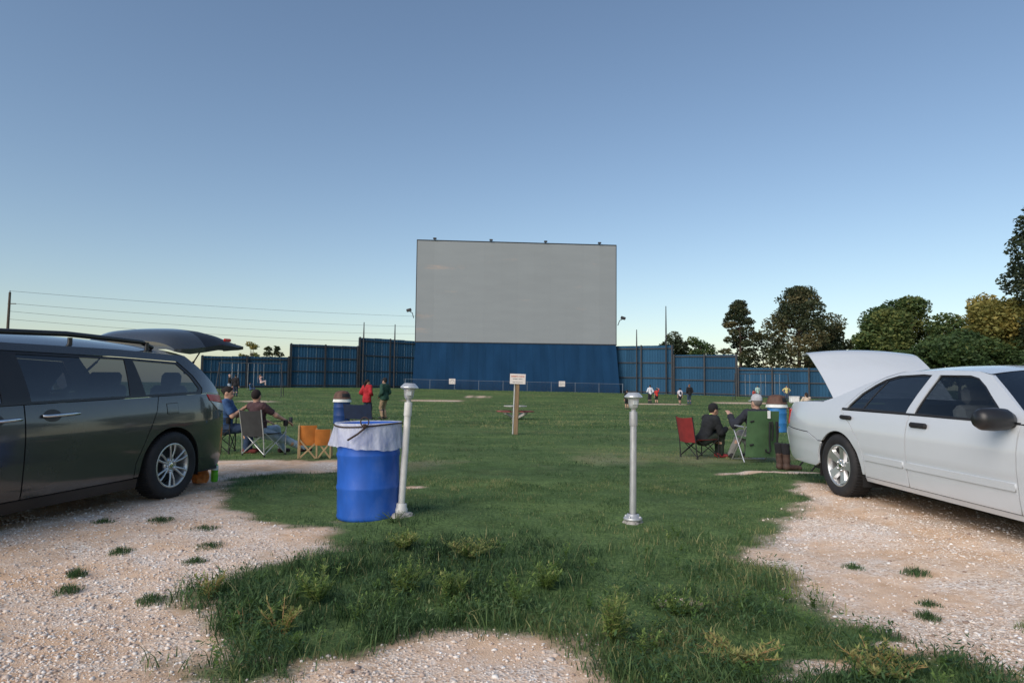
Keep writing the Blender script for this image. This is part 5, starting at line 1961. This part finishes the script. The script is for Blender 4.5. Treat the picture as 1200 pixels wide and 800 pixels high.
    if cap:
        b = MB()
        mtx = Matrix.Translation(Vector(HP(0, -.012, .055))) @ Matrix(np.vstack([np.hstack([hfr, np.zeros((3, 1))]), [0, 0, 0, 1]]).tolist()) @ Matrix.Diagonal((.92, 1.08, 1, 1))
        b.lathe([(.098, -.012), (.098, .012), (.090, .055), (.066, .088), (.034, .104), (0, .108)], 18, mtx, caps=False)
        def br(u, v):
            a = (u - .5) * 2.3
            rr = .094 + .075 * v * math.cos((u - .5) * 2.6)
            return tuple(mtx @ Vector((math.sin(a) * (.096 + .01 * v), math.cos(a) * .094 + .085 * v * max(0, math.cos((u - .5) * 2.9)), -.006 - .016 * v - .02 * (u - .5) ** 2)))
        if cap[1] != 'beanie':
            sgn = cap[1]
            if sgn == 'back':
                mtx = mtx @ Matrix.Rotation(math.pi, 4, 'Z')
            b.sheet(br, 10, 4, .006)
        b.build('cap', cloth(cap[0], 'cap_cloth'), root)
    J = dict(hands=hd, elbows=el, knees=kn, feet=ft, neck=neck, head=hc, HP=HP, T=T, sh=sh, garment=garment, U=U, FW=FW, RT=RT)
    if extra: extra(root, J)
    return root

# ------------------------------------------------------------------ camp chairs
def camp_chair(label, loc, face, fab, tube, w=.52, back=.88, seat=.42, arms=True, holder=True, group='folding camp chairs', rib=None, cat='chair', name='camp_chair', depth=.48):
    """quad folding chair: crossed legs on every side, sling seat and back; faces +y."""
    root = thing(name, label, cat, loc, R(face), group)
    a, d = w / 2, depth / 2
    r = .010
    for s in (-1, 1):
        b = MB(); b.tube([(s * a, -d, .012), (s * a * .96, -d * 1.12, seat), (s * a * .98, -d * 1.42, back)], r, 7); b.build('back_post', tube, root)
        b = MB(); b.tube([(s * a, d, .012), (s * a, d, seat + .20)], r, 7); b.build('front_post', tube, root)
        b = MB(); b.tube([(s * a, -d, .03), (s * a, d, seat)], r * .85, 6); b.build('side_brace', tube, root)
        b = MB(); b.tube([(s * a, d, .03), (s * a, -d, seat)], r * .85, 6); b.build('side_brace', tube, root)
        for y in (-d, d):
            b = MB(); b.lathe([(.018, 0), (.02, .012), (.014, .03), (0, .032)], 10, Matrix.Translation((s * a, y, 0))); b.build('foot', M['black'], root)
    for y in (-d, d):
        for s in (-1, 1):
            b = MB(); b.tube([(s * a, y, .03), (-s * a, y + .018 * s, seat)], r * .85, 6); b.build('cross_brace', tube, root)
    b = MB()
    b.sheet(lambda u, v: ((u - .5) * w * .96, -d + v * 2 * d, seat - .05 * math.sin(math.pi * u) * (1 - .3 * v) - .01 * math.sin(math.pi * v)), 10, 8, .006)
    b.build('seat', fab, root)
    b = MB()
    b.sheet(lambda u, v: ((u - .5) * w * .99, -d * (1.06 + .36 * v) - .05 * math.sin(math.pi * u), seat - .06 + (back - seat + .05) * v - .02 * math.sin(math.pi * u) * v + (.006 * math.sin(9 * u) * (1 - v))), 12, 8, .007)
    b.build('backrest', fab, root)
    if arms:
        for s in (-1, 1):
            b = MB()
            b.sheet(lambda u, v, s=s: (s * (a + (u - .5) * .07), -d * 1.2 + v * (2.2 * d), seat + .21 - .018 * math.sin(math.pi * v)), 3, 6, .008)
            b.build('armrest', fab, root)
    if holder:
        b = MB()
        b.lathe([(.030, -.10), (.040, -.09), (.042, 0)], 12, Matrix.Translation((a + .012, d * .9, seat + .20)), caps=False)
        b.build('cup_holder', fab, root)
    return root

camp_chair('high backed black camp chair at the rear of the dark van', Gz(-5.26, 12.05), -78, M['black_fab'], M['black'], w=.56, back=1.05, seat=.43)
camp_chair('charcoal camp chair with pale metal legs, its back to the viewer', Gz(-4.32, 11.75), -26, M['grey_fab'], M['alu'], w=.52, back=.80, seat=.40)
camp_chair('small red camp chair under the boy in black', Gz(3.40, 12.1), -66, M['red_fab'], M['black'], w=.46, back=.74, seat=.34, arms=False, holder=False)

# the green chair: a tall padded back with carry straps hanging behind it
gc = thing('camp_chair', 'green padded camp chair with carry straps down its back', 'chair', Gz(4.20, 11.5), R(4), 'folding camp chairs')
b = MB()
b.sheet(lambda u, v: ((u - .5) * (.56 - .03 * v), -.20 - .10 * v - .03 * math.sin(math.pi * u) - .012 * math.sin(2 * math.pi * u) * (1 - v), .10 + .77 * v + .012 * math.sin(3 * u) - .01 * math.sin(math.pi * u)), 16, 14, .03)
b.build('backrest', M['green_fab'], gc)
b = MB(); b.sheet(lambda u, v: ((u - .5) * .56, -.22 + .5 * v, .42 - .03 * math.sin(math.pi * u)), 8, 6, .03); b.build('seat', M['green_fab'], gc)
for s in (-1, 1):
    b = MB(); b.tube([(s * .30, .30, .012), (s * .28, -.16, .50), (s * .27, -.24, .60)], .012, 7); b.build('leg', M['alu'], gc)
    b = MB(); b.tube([(s * .30, -.22, .012), (s * .30, .24, .58)], .012, 7); b.build('leg', M['alu'], gc)
    b = MB(); b.tube([(s * .31, -.22, .60), (s * .33, .22, .61)], .017, 7); b.build('armrest', M['alu'], gc)
b = MB(); b.tube([(-.30, .30, .02), (.30, .30, .02)], .01, 6); b.build('cross_bar', M['alu'], gc)
for x0 in (.10, .19):
    b = MB()
    pts = [(x0 - .015, -.36, .70), (x0 - .022, -.36, .52), (x0 - .012, -.33, .34), (x0 + .01, -.31, .22), (x0 - .02, -.31, .175), (x0 - .065, -.31, .20), (x0 - .07, -.31, .24)]
    if x0 > .15: pts = [(x0 + .005, -.36, .70), (x0 + .015, -.36, .52), (x0 + .03, -.33, .33), (x0 + .045, -.31, .20), (x0 + .075, -.31, .17), (x0 + .085, -.31, .21)]
    b.tube(pts, .016, 6)
    b.tube([(x0 + .02, -.36, .70), (x0 + .035, -.355, .55), (x0 + .03, -.335, .38)], .014, 6)
    b.build('carry_strap', M['black'], gc)
for z in (.70, .31):
    b = MB(); b.box((-.20, -.335 + (.70 - z) * -.02 + (.06 if z < .5 else .018), z), (.075, .02, .028), Matrix.Rotation(-.25, 3, 'Y'), .008); b.build('buckle', M['black'], gc)
b = MB(); b.box((.075, -.352, .815), (.05, .012, .13), ch=.003); b.build('white_tab', M['white_cloth'], gc)

# orange double chair with wooden legs
oc = thing('folding_chair', 'empty orange folding double chair with tan wooden legs near the drum', 'chair', Gz(-3.34, 11.45), R(14), 'folding camp chairs')
for x0, x1, y, z in ((-.27, .03, -.16, .60), (.0, .27, -.20, .53)):
    b = MB(); b.sheet(lambda u, v, x0=x0, x1=x1, y=y, z=z: (x0 + (x1 - x0) * u, y - .05 * v - .025 * math.sin(math.pi * u), .24 + (z - .24) * v), 8, 6, .012); b.build('backrest', M['orange_fab'], oc)
b = MB(); b.sheet(lambda u, v: (-.26 + .54 * u, -.16 + .36 * v, .26 - .03 * math.sin(math.pi * u)), 8, 6, .012); b.build('seat', M['orange_fab'], oc)
for p, q in (((-.28, -.22, .60), (-.28, -.20, 0)), ((.03, -.21, .55), (.04, -.20, .0)), ((.28, -.24, .53), (.28, -.20, 0)), ((-.28, -.20, .36), (.02, -.20, .0)), ((.04, -.20, .30), (-.27, -.19, .0)), ((.04, -.20, .32), (.28, -.2, 0)), ((.28, -.22, .30), (.06, -.19, .0)), ((.30, .18, .36), (.30, .14, 0)), ((-.28, .18, .34), (-.28, .14, 0)), ((.28, -.20, .05), (.30, .18, .34)), ((.30, -.20, .36), (.31, .22, .36))):
    b = MB(); b.bar(p, q, .030, .024, (0, 1, 0), .004); b.build('leg' if q[2] == 0 and abs(p[0] - q[0]) < .1 else 'brace', M['wood_light'], oc)

oc.scale = (.92, .92, .92)
# navy double camp chair in front of the far bin
nc = camp_chair('wide navy camp chair beside the far blue bin on the left', Gz(-4.30, 19.6), -25, M['navy_fab'], M['black'], w=1.0, back=.78, seat=.40, depth=.5, holder=False)
st = thing('camp_stool', 'dark folding stool mostly hidden behind the rear bumper of the white car', 'stool', Gz(4.55, 10.0), R(10))
b = MB(); b.sheet(lambda u, v: ((u - .5) * .42, (v - .5) * .34, .42 - .04 * math.sin(math.pi * u)), 6, 4, .008); b.build('seat', M['black_fab'], st)
for y in (-.17, .17):
    for s in (-1, 1):
        b = MB(); b.tube([(s * .21, y, .0), (-s * .20, y + .014 * s, .42)], .012, 6); b.build('leg', M['black'], st)

# ------------------------------------------------------------------ the people
SEAT = dict(pelvis=(0, -.10, .47), lean=-14, feet=((-.12, .40, .075), (.12, .40, .075)))
def phone(root, J):
    b = MB(); c = (J['hands'][0] + J['hands'][1]) / 2 + vec(0, .09, .05)
    b.box(c, (.08, .015, .14), Matrix.Rotation(-.6, 3, 'X'), .004); b.build('held_phone', M['black'], root)
person('woman in blue T-shirt and jeans on the black camp chair, holding a phone', Gz(-5.10, 12.0), -80, 1.62, pelvis=(0, -.02, .47), lean=2, feet=SEAT['feet'], hands=((-.04, .30, .84), (.06, .30, .84)), head=(-10, -14),
       top=(.035, .085, .20), sleeve=.35, bottom=(.022, .045, .095), shoes=(.16, .03, .025), hair=('bun', (.010, .007, .006)), female=True, skin=(.44, .25, .17), extra=phone,
       elbows=((-.6, -.3, -1), (.6, -.3, -1)), h=.014)
def can(root, J):
    b = MB(); b.lathe([(.030, 0), (.033, .01), (.033, .10), (.027, .118)], 14, Matrix.Translation(Vector(J['hands'][1] + vec(0, .09, -.045)))); b.build('held_can', M['steel_dark'], root)
person('dark haired person in the charcoal chair, one pale jeaned leg stretched to the right', Gz(-4.34, 11.80), -32, 1.62, pelvis=(0, -.10, .43), lean=-10, feet=((-.06, .46, .075), (.36, .66, .085)), head=(26, -4),
       hands=((-.20, .22, .60), (.30, .26, .62)), top=(.06, .03, .035), sleeve=.3, bottom=(.30, .38, .46), shoes=(.045, .02, .025), hair=('short', (.012, .007, .007)), skin=(.46, .27, .19), extra=can,
       elbows=((-1, -.4, -.6), (1, -.5, -.7)), h=.014)
person('woman in a red coat with a long dark ponytail, standing by the far bin', Gz(-6.05, 28.0), -28, 1.68, head=(-30, 0), hands=((-.16, .10, 1.02), (.16, .12, 1.05)), top=(.36, .016, .024), sleeve=1.0, coat=.10, loose=.035,
       bottom=(.022, .035, .07), hair=('tail', (.010, .007, .007)), female=True, h=.02, feet=((-.09, -.04, .075), (.10, .05, .075)))
person('man in a dark green jacket, khaki trousers and black cap, facing the woman in red', Gz(-5.36, 28.2), 62, 1.74, hands=((-.17, .12, .95), (.17, .12, .95)), top=(.018, .060, .042), sleeve=1.0, loose=.03, coat=.03,
       bottom=(.30, .21, .13), cap=((.015, .013, .014), 'front'), h=.02, skin=(.45, .27, .2))
def collar(root, J):
    J['garment']('collar', [('cap', tuple(J['neck'] - J['U'] * .035), tuple(J['neck'] - J['U'] * .005), .072, .070)], cloth((.42, .85, .06), 'neon'), (), .01, .012)
person('boy in black jacket with a neon green collar, leaning forward on the red chair', Gz(3.50, 12.08), -74, 1.46, pelvis=(0, -.06, .38), lean=24, feet=((-.08, .36, .075), (.10, .30, .075)), head=(0, 2),
       hands=((-.10, .42, .58), (.08, .44, .60)), top=(.013, .015, .018), sleeve=1.0, loose=.028, bottom=(.016, .024, .017), shoes=(.28, .035, .04), hair=('short', (.012, .009, .009)), cap=((.012, .012, .014), 'front'), extra=collar,
       elbows=((-.6, -.4, -1), (.6, -.4, -1)), h=.014)
person('man in a grey cap and dark jacket on the green chair, raising one hand', Gz(4.22, 11.66), 8, 1.70, pelvis=(0, -.06, .35), lean=-6, feet=((-.22, .42, .075), (.14, .46, .075)), head=(14, 0),
       hands=((-.33, .22, .78), (.26, .24, .55)), top=(.020, .023, .034), sleeve=.95, loose=.022, bottom=(.20, .20, .19), shoes=(.02, .02, .022), hair=('short', (.16, .14, .13)), cap=((.42, .43, .46), 'front'), skin=(.46, .28, .21),
       elbows=((-.6, -.3, -1.4), (1, -.5, -.6)), h=.014)
FAR = 'people near the right fence'
def far(label, x, y, face, H, top, bottom, group=FAR, **kw):
    a = dict(skin=(.42, .25, .18), h=.024)
    a.update(kw)
    return person(label, Gz(x, y), face, H, top=top, bottom=bottom, group=group, **a)
far('person in a white shirt and dark trousers, left of the group by the right fence', 12.15, 58.5, 20, 1.66, (.66, .68, .74), (.02, .022, .03), hands=((-.2, .25, 1.05), (.22, .1, .95)))
far('child in a red shirt and black shorts, holding something up, beside the white shirt', 12.75, 58.6, 10, 1.36, (.50, .035, .03), (.015, .015, .018), leg=.5, sleeve=.35, hands=((-.25, .05, .8), (.16, .22, 1.72)), hair=('short', (.03, .02, .015)))
far('dark haired child in a white top with a black bib, walking away', 14.55, 57.6, 5, 1.42, (.62, .60, .66), (.018, .018, .03), leg=.5, sleeve=.4, hair=('curly', (.010, .008, .008)), feet=((-.10, -.14, .10), (.10, .16, .075)),
    extra=lambda root, J: J['garment']('bib', [('ell', tuple(J['T'](0, -.05, .28)), (.10, .10, .22), None)], cloth((.02, .02, .035)), (), .02, .02))
far('man in a black jacket and jeans, standing apart on the right', 15.25, 57.2, 10, 1.76, (.010, .010, .012), (.035, .06, .095), loose=.03, hair=('short', (.16, .07, .04)), hands=((-.16, .12, .98), (.16, .12, .98)))
far('child in black, half hidden behind the right speaker pipe', 7.62, 44.0, 15, 1.30, (.012, .012, .014), (.02, .02, .025), leg=.5, sleeve=.8)
far('small child in a red shirt on the swings by the right fence', 23.6, 65.0, 30, 1.20, (.42, .06, .05), (.05, .03, .03), group=None, sleeve=.4)
far('person in a pale mint shirt beside the red shirted child by the right fence', 24.2, 65.6, 10, 1.62, (.34, .50, .46), (.05, .07, .09), group=None, sleeve=.4, cap=((.05, .09, .12), 'front'))
far('person in a yellow shirt with both hands on the hips, by the right fence', 27.2, 66.0, 170, 1.62, (.58, .50, .22), (.04, .06, .10), group=None, sleeve=.4, hands=((-.24, .05, 1.0), (.24, .05, 1.0)), elbows=((-1, -.2, 0), (1, -.2, 0)))
# people round the swings on the left
SWG = 'people round the left swing set'
far('man in a black jacket and pale jeans, pushing a swing by the left fence', -22.0, 52.0, -70, 1.74, (.014, .014, .018), (.32, .38, .46), group=SWG, hair=None, skin=(.45, .28, .22), hands=((-.15, .40, 1.05), (.15, .42, 1.05)))
far('man in dark clothes seen from behind, next to the man pushing a swing', -21.1, 51.0, 5, 1.68, (.014, .013, .017), (.022, .038, .07), group=SWG, loose=.03, cap=((.012, .012, .012), 'front'))
SW_SEAT = dict(pelvis=(0, 0, .06), lean=-12, feet=((-.09, .42, -.22), (.09, .42, -.22)))
def rider(label, x, y, z, face, H, top, bottom, tilt=0, **kw):
    r = person(label, (x, y, float(G(x, y)) + z), face, H, pelvis=(0, 0, .06), lean=-12, feet=((-.09, .42, -.20), (.09, .42, -.20)), hands=((-.24, .12, .62), (.24, .12, .62)), top=top, bottom=bottom, group=SWG, h=.022, **kw)
    return r
rider('small child in red on a swing in front of the man pushing', -21.75, 52.25, .42, -80, 1.05, (.42, .04, .04), (.05, .05, .07))
rider('child in blue sitting on a swing between the two men and the girl in pink', -20.55, 52.6, .50, -75, 1.20, (.06, .13, .26), (.05, .08, .16))
rider('girl in pink riding high on a swing by the left fence', -19.85, 52.9, 1.05, -70, 1.30, (.66, .42, .42), (.62, .46, .44), hair=('long', (.22, .12, .06)))
# swing set
def swing_set(label, c, ux, length, h, seats):
    root = thing('swing_set', label, 'swing set', Gz(*c), ux)
    L = length / 2
    for s in (-1, 1):
        for q in (-1, 1):
            b = MB(); b.tube([(s * L + s * .15, q * .85, -.1), (s * L, 0, h)], .03, 7); b.build('leg', M['steel_dark'], root)
    b = MB(); b.tube([(-L - .1, 0, h), (L + .1, 0, h)], .035, 7); b.build('top_beam', M['steel_dark'], root)
    for x, dy, z in seats:
        sw_ = thing_part('swing', root, (x, 0, 0))
        for s in (-.22, .22):
            b = MB(); b.tube([(s, 0, h), (s, dy, z)], .012, 5); b.build('chain', M['galv'], sw_)
        b = MB(); b.sheet(lambda u, v: (-.22 + .44 * u, dy + (v - .5) * .16, z - .03 * math.sin(math.pi * u)), 5, 2, .02); b.build('swing_seat', M['black'], sw_)
    return root
swing_set('dark steel swing set in front of the left fence', (-20.6, 52.6), R(12), 4.6, 2.6, [(-1.15, -.1, .45), (.02, 0, .50), (.75, .15, 1.04)])
swing_set('dark steel swing set in front of the right fence', (25.0, 66.8), R(-28), 5.0, 2.7, [(-1.3, 0, .5), (.2, 0, .5), (1.5, 0, .5)])

# ------------------------------------------------------------------ picnic tables
def picnic_table(label, loc, rotz, s=1.0):
    root = thing('picnic_table', label, 'picnic table', loc, rotz)
    root.scale = (s, s, s)
    b = MB()
    b.lathe([(.62, .70), (.66, .705), (.66, .745), (.62, .75)], 8, Matrix.Rotation(R(22.5), 4, 'Z'), smooth=False)
    b.build('table_top', M['conc_table'], root)
    b = MB(); b.lathe([(.20, 0), (.14, .2), (.13, .5), (.2, .70)], 12); b.build('pedestal', M['conc_table'], root)
    for k in range(4):
        a = R(45 + 90 * k)
        mt = Matrix.Rotation(a, 4, 'Z')
        b = MB()
        b.add([mt @ Vector(p) for p in [(.1, -.07, .0), (.78, -.07, .30), (.78, .07, .30), (.1, .07, .0), (.1, -.07, .12), (.74, -.07, .42), (.74, .07, .42), (.1, .07, .12), (.86, -.07, .42), (.86, .07, .42)]],
              [(0, 1, 2, 3), (4, 7, 6, 5), (0, 4, 5, 8, 1), (3, 2, 9, 6, 7), (1, 8, 9, 2), (5, 6, 9, 8), (0, 3, 7, 4)])
        b.build('bench_support', M['conc_table'], root)
        b = MB(); b.box(mt @ Vector((.82, 0, .445)), (.28, .92, .05), mt.to_3x3(), .012); b.build('bench', M['redwood'], root)
    return root
picnic_table('picnic table with faded red benches behind the wooden sign post', Gz(.17, 28.9), R(4), .80)
picnic_table('picnic table half hidden behind the boot of the white car', Gz(15.7, 36.0), R(10), .95)
person('person in a pale top sitting at the picnic table behind the white car', Gz(15.55, 35.2), 5, 1.62, pelvis=(0, -.12, .56), lean=12, feet=((-.1, .2, .075), (.1, .2, .075)), top=(.52, .42, .33), sleeve=.4, bottom=(.05, .06, .09), hair=('long', (.03, .018, .012)), hands=((-.15, .3, .85), (.15, .3, .85)), h=.02)
cb = MB(); cb.box((0, 0, .14), (.46, .3, .28), ch=.03); cb.box((0, 0, .305), (.48, .32, .06), ch=.02)
co = cb.build('cool_box', M['white_cloth'], None, (15.1, 35.65, float(G(15.1, 35.65)) + .715))
tag(co, 'white cool box on the picnic table behind the white car', 'cool box')

# ------------------------------------------------------------------ bins
def drum_body(root, m, r=.292, h=.88):
    b = MB()
    b.lathe([(r * .93, 0), (r * .985, .012), (r, .03), (r * .985, .05), (r * .985, .26), (r * 1.012, .285), (r * 1.012, .30), (r * .985, .325), (r * .985, .56), (r * 1.012, .585), (r * 1.012, .60), (r * .985, .625), (r * .985, h - .04), (r * 1.015, h - .02), (r * 1.015, h), (r * .93, h), (r * .93, h - .3), (r * .90, .1)], 48)
    b.build('drum', m, root)
db = thing('waste_drum', 'big blue plastic drum with a clear bin liner folded over its rim', 'bin', Gz(-1.335, 6.36, -.012), R(0), rot=(R(-.5), R(-1.0), R(20)))
drum_body(db, M['drum'])
b = MB()
ph = RNG.uniform(0, 6.28, 12)
def liner(u, v):
    a = 2 * math.pi * u
    fold = sum(math.sin(a * f + p) * w for f, p, w in zip((5, 9, 14, 21, 31), ph, (.30, .28, .22, .14, .10)))
    fold2 = sum(math.sin(a * f + p) * w for f, p, w in zip((3, 7, 17, 26), ph[5:], (.4, .3, .2, .15)))
    if v < .12:
        t = v / .12
        return (math.cos(a) * (.255 + .047 * t), math.sin(a) * (.255 + .047 * t), .80 + .092 * t)
    t = (v - .12) / .88
    drop = .235 + .022 * math.sin(a + 2.2) + .014 * fold2
    flare = .010 + .012 * t ** 1.2 + (.006 + .012 * t) * fold * (.3 + .7 * t) + .055 * math.exp(-((a - 2.85) / .30) ** 2) * t
    r = .300 + flare * (1 if t > 0 else 0)
    return (math.cos(a) * r, math.sin(a) * r, .897 - drop * t)
b.sheet(liner, 150, 20, .0012)
b.build('bin_liner', M['liner'], db)
b = MB()
b.tube([(math.cos(a) * .316, math.sin(a) * .316, .868 - .012 * math.sin(a * 2)) for a in np.linspace(0, 2 * math.pi, 49)[:-1]], .0075, 6, closed=True)
fa = R(-98 - 20 + 14)
cx, cy = math.cos(fa) * .325, math.sin(fa) * .325
tx, ty = -math.sin(fa), math.cos(fa)
b.tube([(cx * 1.01 + tx * .02, cy * 1.01 + ty * .02, .868), (cx * 1.06 - tx * .06, cy * 1.06 - ty * .06, .80), (cx * 1.1 - tx * .15, cy * 1.1 - ty * .15, .745)], .010, 6)
b.tube([(cx * 1.04 + tx * .045 * math.cos(q) * .8, cy * 1.04 + ty * .045 * math.cos(q) * .8, .905 + .042 * math.sin(q)) for q in np.linspace(0, 6.283, 19)[:-1]], .006, 6, closed=True)
b.box((cx * 1.04, cy * 1.04, .868), (.035, .03, .04), ch=.008)
b.build('tie_strap', M['rope'], db)

def far_bin(label, loc, m):
    root = thing('waste_drum', label, 'bin', loc, R(30), 'bins with brown domed lids')
    drum_body(root, m)
    b = MB()
    b.sheet(lambda u, v: (math.cos(6.2832 * u) * (.305 + .02 * v + .01 * math.sin(40 * u) * v), math.sin(6.2832 * u) * (.305 + .02 * v + .01 * math.sin(40 * u) * v), .89 - .11 * v), 60, 4, .003)
    b.build('bin_liner', M['white_cloth'], root)
    b = MB()
    b.lathe([(.325, .885), (.325, .91), (.30, .935), (.285, 1.03), (.235, 1.12), (.15, 1.17), (0, 1.185)], 28, caps=False)
    b.build('domed_lid', M['rust_lid'], root)
    b = MB()
    a0 = R(-75)
    b.sheet(lambda u, v: (math.cos(a0 + (u - .5) * 1.1) * (.297 - .04 * v * v), math.sin(a0 + (u - .5) * 1.1) * (.297 - .04 * v * v), .955 + .125 * v), 8, 4, .012)
    b.build('lid_opening', M['black'], root)
far_bin('far blue bin with a brown domed lid beside the navy chair on the left', Gz(-6.08, 24.0), M['drum3'])
far_bin('light blue bin with a brown domed lid behind the man in the grey cap', Gz(8.42, 21.2), M['drum2'])

# ------------------------------------------------------------------ speaker pipes, sign, small things
def pipe(label, loc, tilt, m, hgt, junk):
    root = thing('speaker_pole', label, 'speaker pole', loc, rot=(0, tilt, R(10)), group='speaker poles at the front of the turf')
    b = MB(); b.tube([(0, 0, -.05), (0, 0, hgt * .5), (0, 0, hgt - .005)], .031, 24); b.build('pipe', m, root)
    b = MB()
    b.lathe([(.035, hgt - .13), (.037, hgt - .12), (.037, hgt)], 24, caps=False)
    b.lathe([(.037, hgt), (.020, hgt + .002)], 24, caps=False)
    b.build('coupling', m, root)
    b = MB(); b.lathe([(.022, hgt), (.022, hgt + .035), (.030, hgt + .045)], 16, caps=False); b.build('neck', M['galv'], root)
    b = MB()
    b.lathe([(.030, hgt + .03), (.042, hgt + .045), (.046, hgt + .07), (.052, hgt + .118), (.054, hgt + .125)], 20)
    b.box((0, -.047, hgt + .085), (.045, .012, .045), ch=.004)
    b.build('junction_head', M['cast'], root)
    b = MB()
    b.lathe([(.054, hgt + .120), (.083, hgt + .132), (.086, hgt + .140), (.080, hgt + .148), (.052, hgt + .176), (.046, hgt + .180), (0, hgt + .181)], 26, caps=False)
    b.build('cap', M['cast'], root)
    if junk == 'lump':
        b = MB()
        b.lathe([(.060, .0), (.062, .03), (.052, .045), (.050, .075), (.043, .085)], 20, caps=False)
        b.build('base_collar', M['galv_white'], root)
    else:
        b = MB()
        b.lathe([(.085, .0), (.088, .012), (.080, .022), (.060, .028), (.056, .05), (.044, .056)], 24, caps=False)
        for k in range(4):
            a = R(45 + 90 * k)
            b.lathe([(.010, 0), (.010, .014), (0, .016)], 6, Matrix.Translation((math.cos(a) * .072, math.sin(a) * .072, .022)))
        b.build('base_flange', M['galv'], root)
    V, F = ico()
    b = MB()
    b.grid(lambda u, v: (lambda a, r: (math.cos(a) * r, math.sin(a) * r, -.03 - .10 * max(0, v - .6) + (.03 if v < .6 else .03)))(6.2832 * u, (.13 if junk == 'lump' else .105) * (.2 + .8 * v) * (1 + .12 * math.sin(3 * 6.283 * u + 1) + .06 * math.sin(7 * 6.283 * u))), 28, 6)
    b.build('concrete_footing', M['concrete'], root)
    return root
pipe('whitish speaker pipe beside the blue drum, leaning slightly right', Gz(-1.02, 6.30, .03), R(2.8), M['galv_white'], 1.02, 'lump')
pp = pipe('galvanised steel speaker pipe standing alone right of the middle', Gz(1.135, 6.25, .03), R(.4), M['galv'], .99, 'flange')

sg = thing('wooden_sign', 'white lettered board nailed on a square wooden post in the field', 'sign', Gz(.13, 18.2), rot=(0, R(1.6), R(-3)))
b = MB(); b.box((0, 0, .62), (.105, .105, 1.56), ch=.008); b.build('post', M['wood'], sg)
b = MB(); b.tube([(-.085, .03, -.05), (-.080, .03, 1.42)], .022, 8); b.build('pipe_stake', M['galv'], sg)
b = MB(); b.box((.0, -.072, 1.505), (.425, .022, .275), ch=.004); b.build('board', M['sign'], sg)
def print_row(z, words, lw, lh, m, nm):
    b = MB()
    tot = sum(words) * lw * 1.25 + (len(words) - 1) * lw
    x = -tot / 2
    for w in words:
        for k in range(w):
            q = RNG.integers(0, 4)
            b.box((x + lw * .18, -.085, z), (lw * .30, .004, lh))
            if q != 1: b.box((x + lw * .5, -.0853, z + lh * .36), (lw * .7, .004, lh * .26))
            if q != 2: b.box((x + lw * .82, -.0851, z - (lh * .1 if q else 0)), (lw * .28, .004, lh * .8))
            if q == 3: b.box((x + lw * .5, -.0849, z - lh * .36), (lw * .7, .004, lh * .24))
            x += lw * 1.25
        x += lw
    tag(b.build(nm, m, sg), kind='stuff')
print_row(1.575, (8, 7), .0185, .036, M['sign_red'], 'red_lettering')
print_row(1.505, (7, 5), .0165, .024, M['sign_grey'], 'dark_lettering')
print_row(1.418, (5, 3, 6), .0150, .016, M['sign_grey'], 'small_lettering')
b = MB()
for x, z in ((-.02, 1.60), (.02, 1.41)):
    b.lathe([(.006, 0), (.005, .005), (0, .006)], 8, Matrix.Translation((x, -.084, z)) @ Matrix.Rotation(R(90), 4, 'X'))
b.build('nails', M['steel_dark'], sg)

bo = thing('soda_bottle', 'green plastic bottle with a white label behind the rear wheel of the van', 'bottle', Gz(-3.66, 8.32), 0)
b = MB(); b.lathe([(.030, 0), (.042, .012), (.043, .10), (.040, .12), (.043, .14), (.042, .19), (.026, .235), (.014, .255), (.014, .27)], 22); b.build('bottle_body', M['bottle'], bo)
b = MB(); b.lathe([(.0436, .145), (.0436, .195), (.0425, .20)], 22, caps=False); b.build('label', M['label_white'], bo)
b = MB(); b.lathe([(.017, .262), (.017, .282), (.012, .285), (0, .285)], 14); b.build('bottle_cap', M['bottle'], bo)
b = MB()
def bag(u, v):
    a = 6.2832 * u
    r = .085 * math.sin(math.pi * min(.97, .12 + 0.85 * v)) ** .32
    wv = 1 + .10 * math.sin(3 * a + 5 * v) + .06 * math.sin(7 * a - 3 * v)
    return (math.cos(a) * r * 1.3 * wv, math.sin(a) * r * .7 * wv, .23 * v + .016 * math.sin(2 * a + 1) * v)
b.grid(bag, 30, 12)
o = b.build('snack_bag', M['snack'], None, Gz(-3.80, 8.22, .0)); tag(o, 'crumpled orange snack bag between the van wheel and the green bottle', 'snack bag')

bt = thing('booted_leg', 'cut-off booted leg by the rear bumper of the white car, shaped as two boots', 'boots', Gz(4.02, 9.95), R(-82))  # stands in for a person's cut-off booted leg
for dx, dy in ((-.03, .0), (.075, .05)):
    pr = [('cap', (dx, dy - .02, .05), (dx, dy - .02, .13), .043, .044), ('cap', (dx, dy - .02, .13), (dx, dy - .03, .24), .044, .055), ('cap', (dx, dy - .03, .045), (dx, dy + .18, .036), .046, .036)]
    V, Q = sdf_mesh(pr, .010, .03, [((0, 0, .004), (0, 0, -1)), ((0, 0, .25), (0, 0, 1))], .004)
    link_mesh('boot', np_mesh('boot', V, quads=Q, smooth=True), M['boot'], bt)
    V, Q = sdf_mesh([('cap', (dx, dy - .03, .20), (dx, dy - .035, .40), .056, .060)], .012, .03, [((0, 0, .39), (0, 0, 1)), ((0, 0, .235), (0, 0, -1))], .005)
    link_mesh('boot_shaft', np_mesh('boot_shaft', V, quads=Q, smooth=True), M['black_fab'], bt)
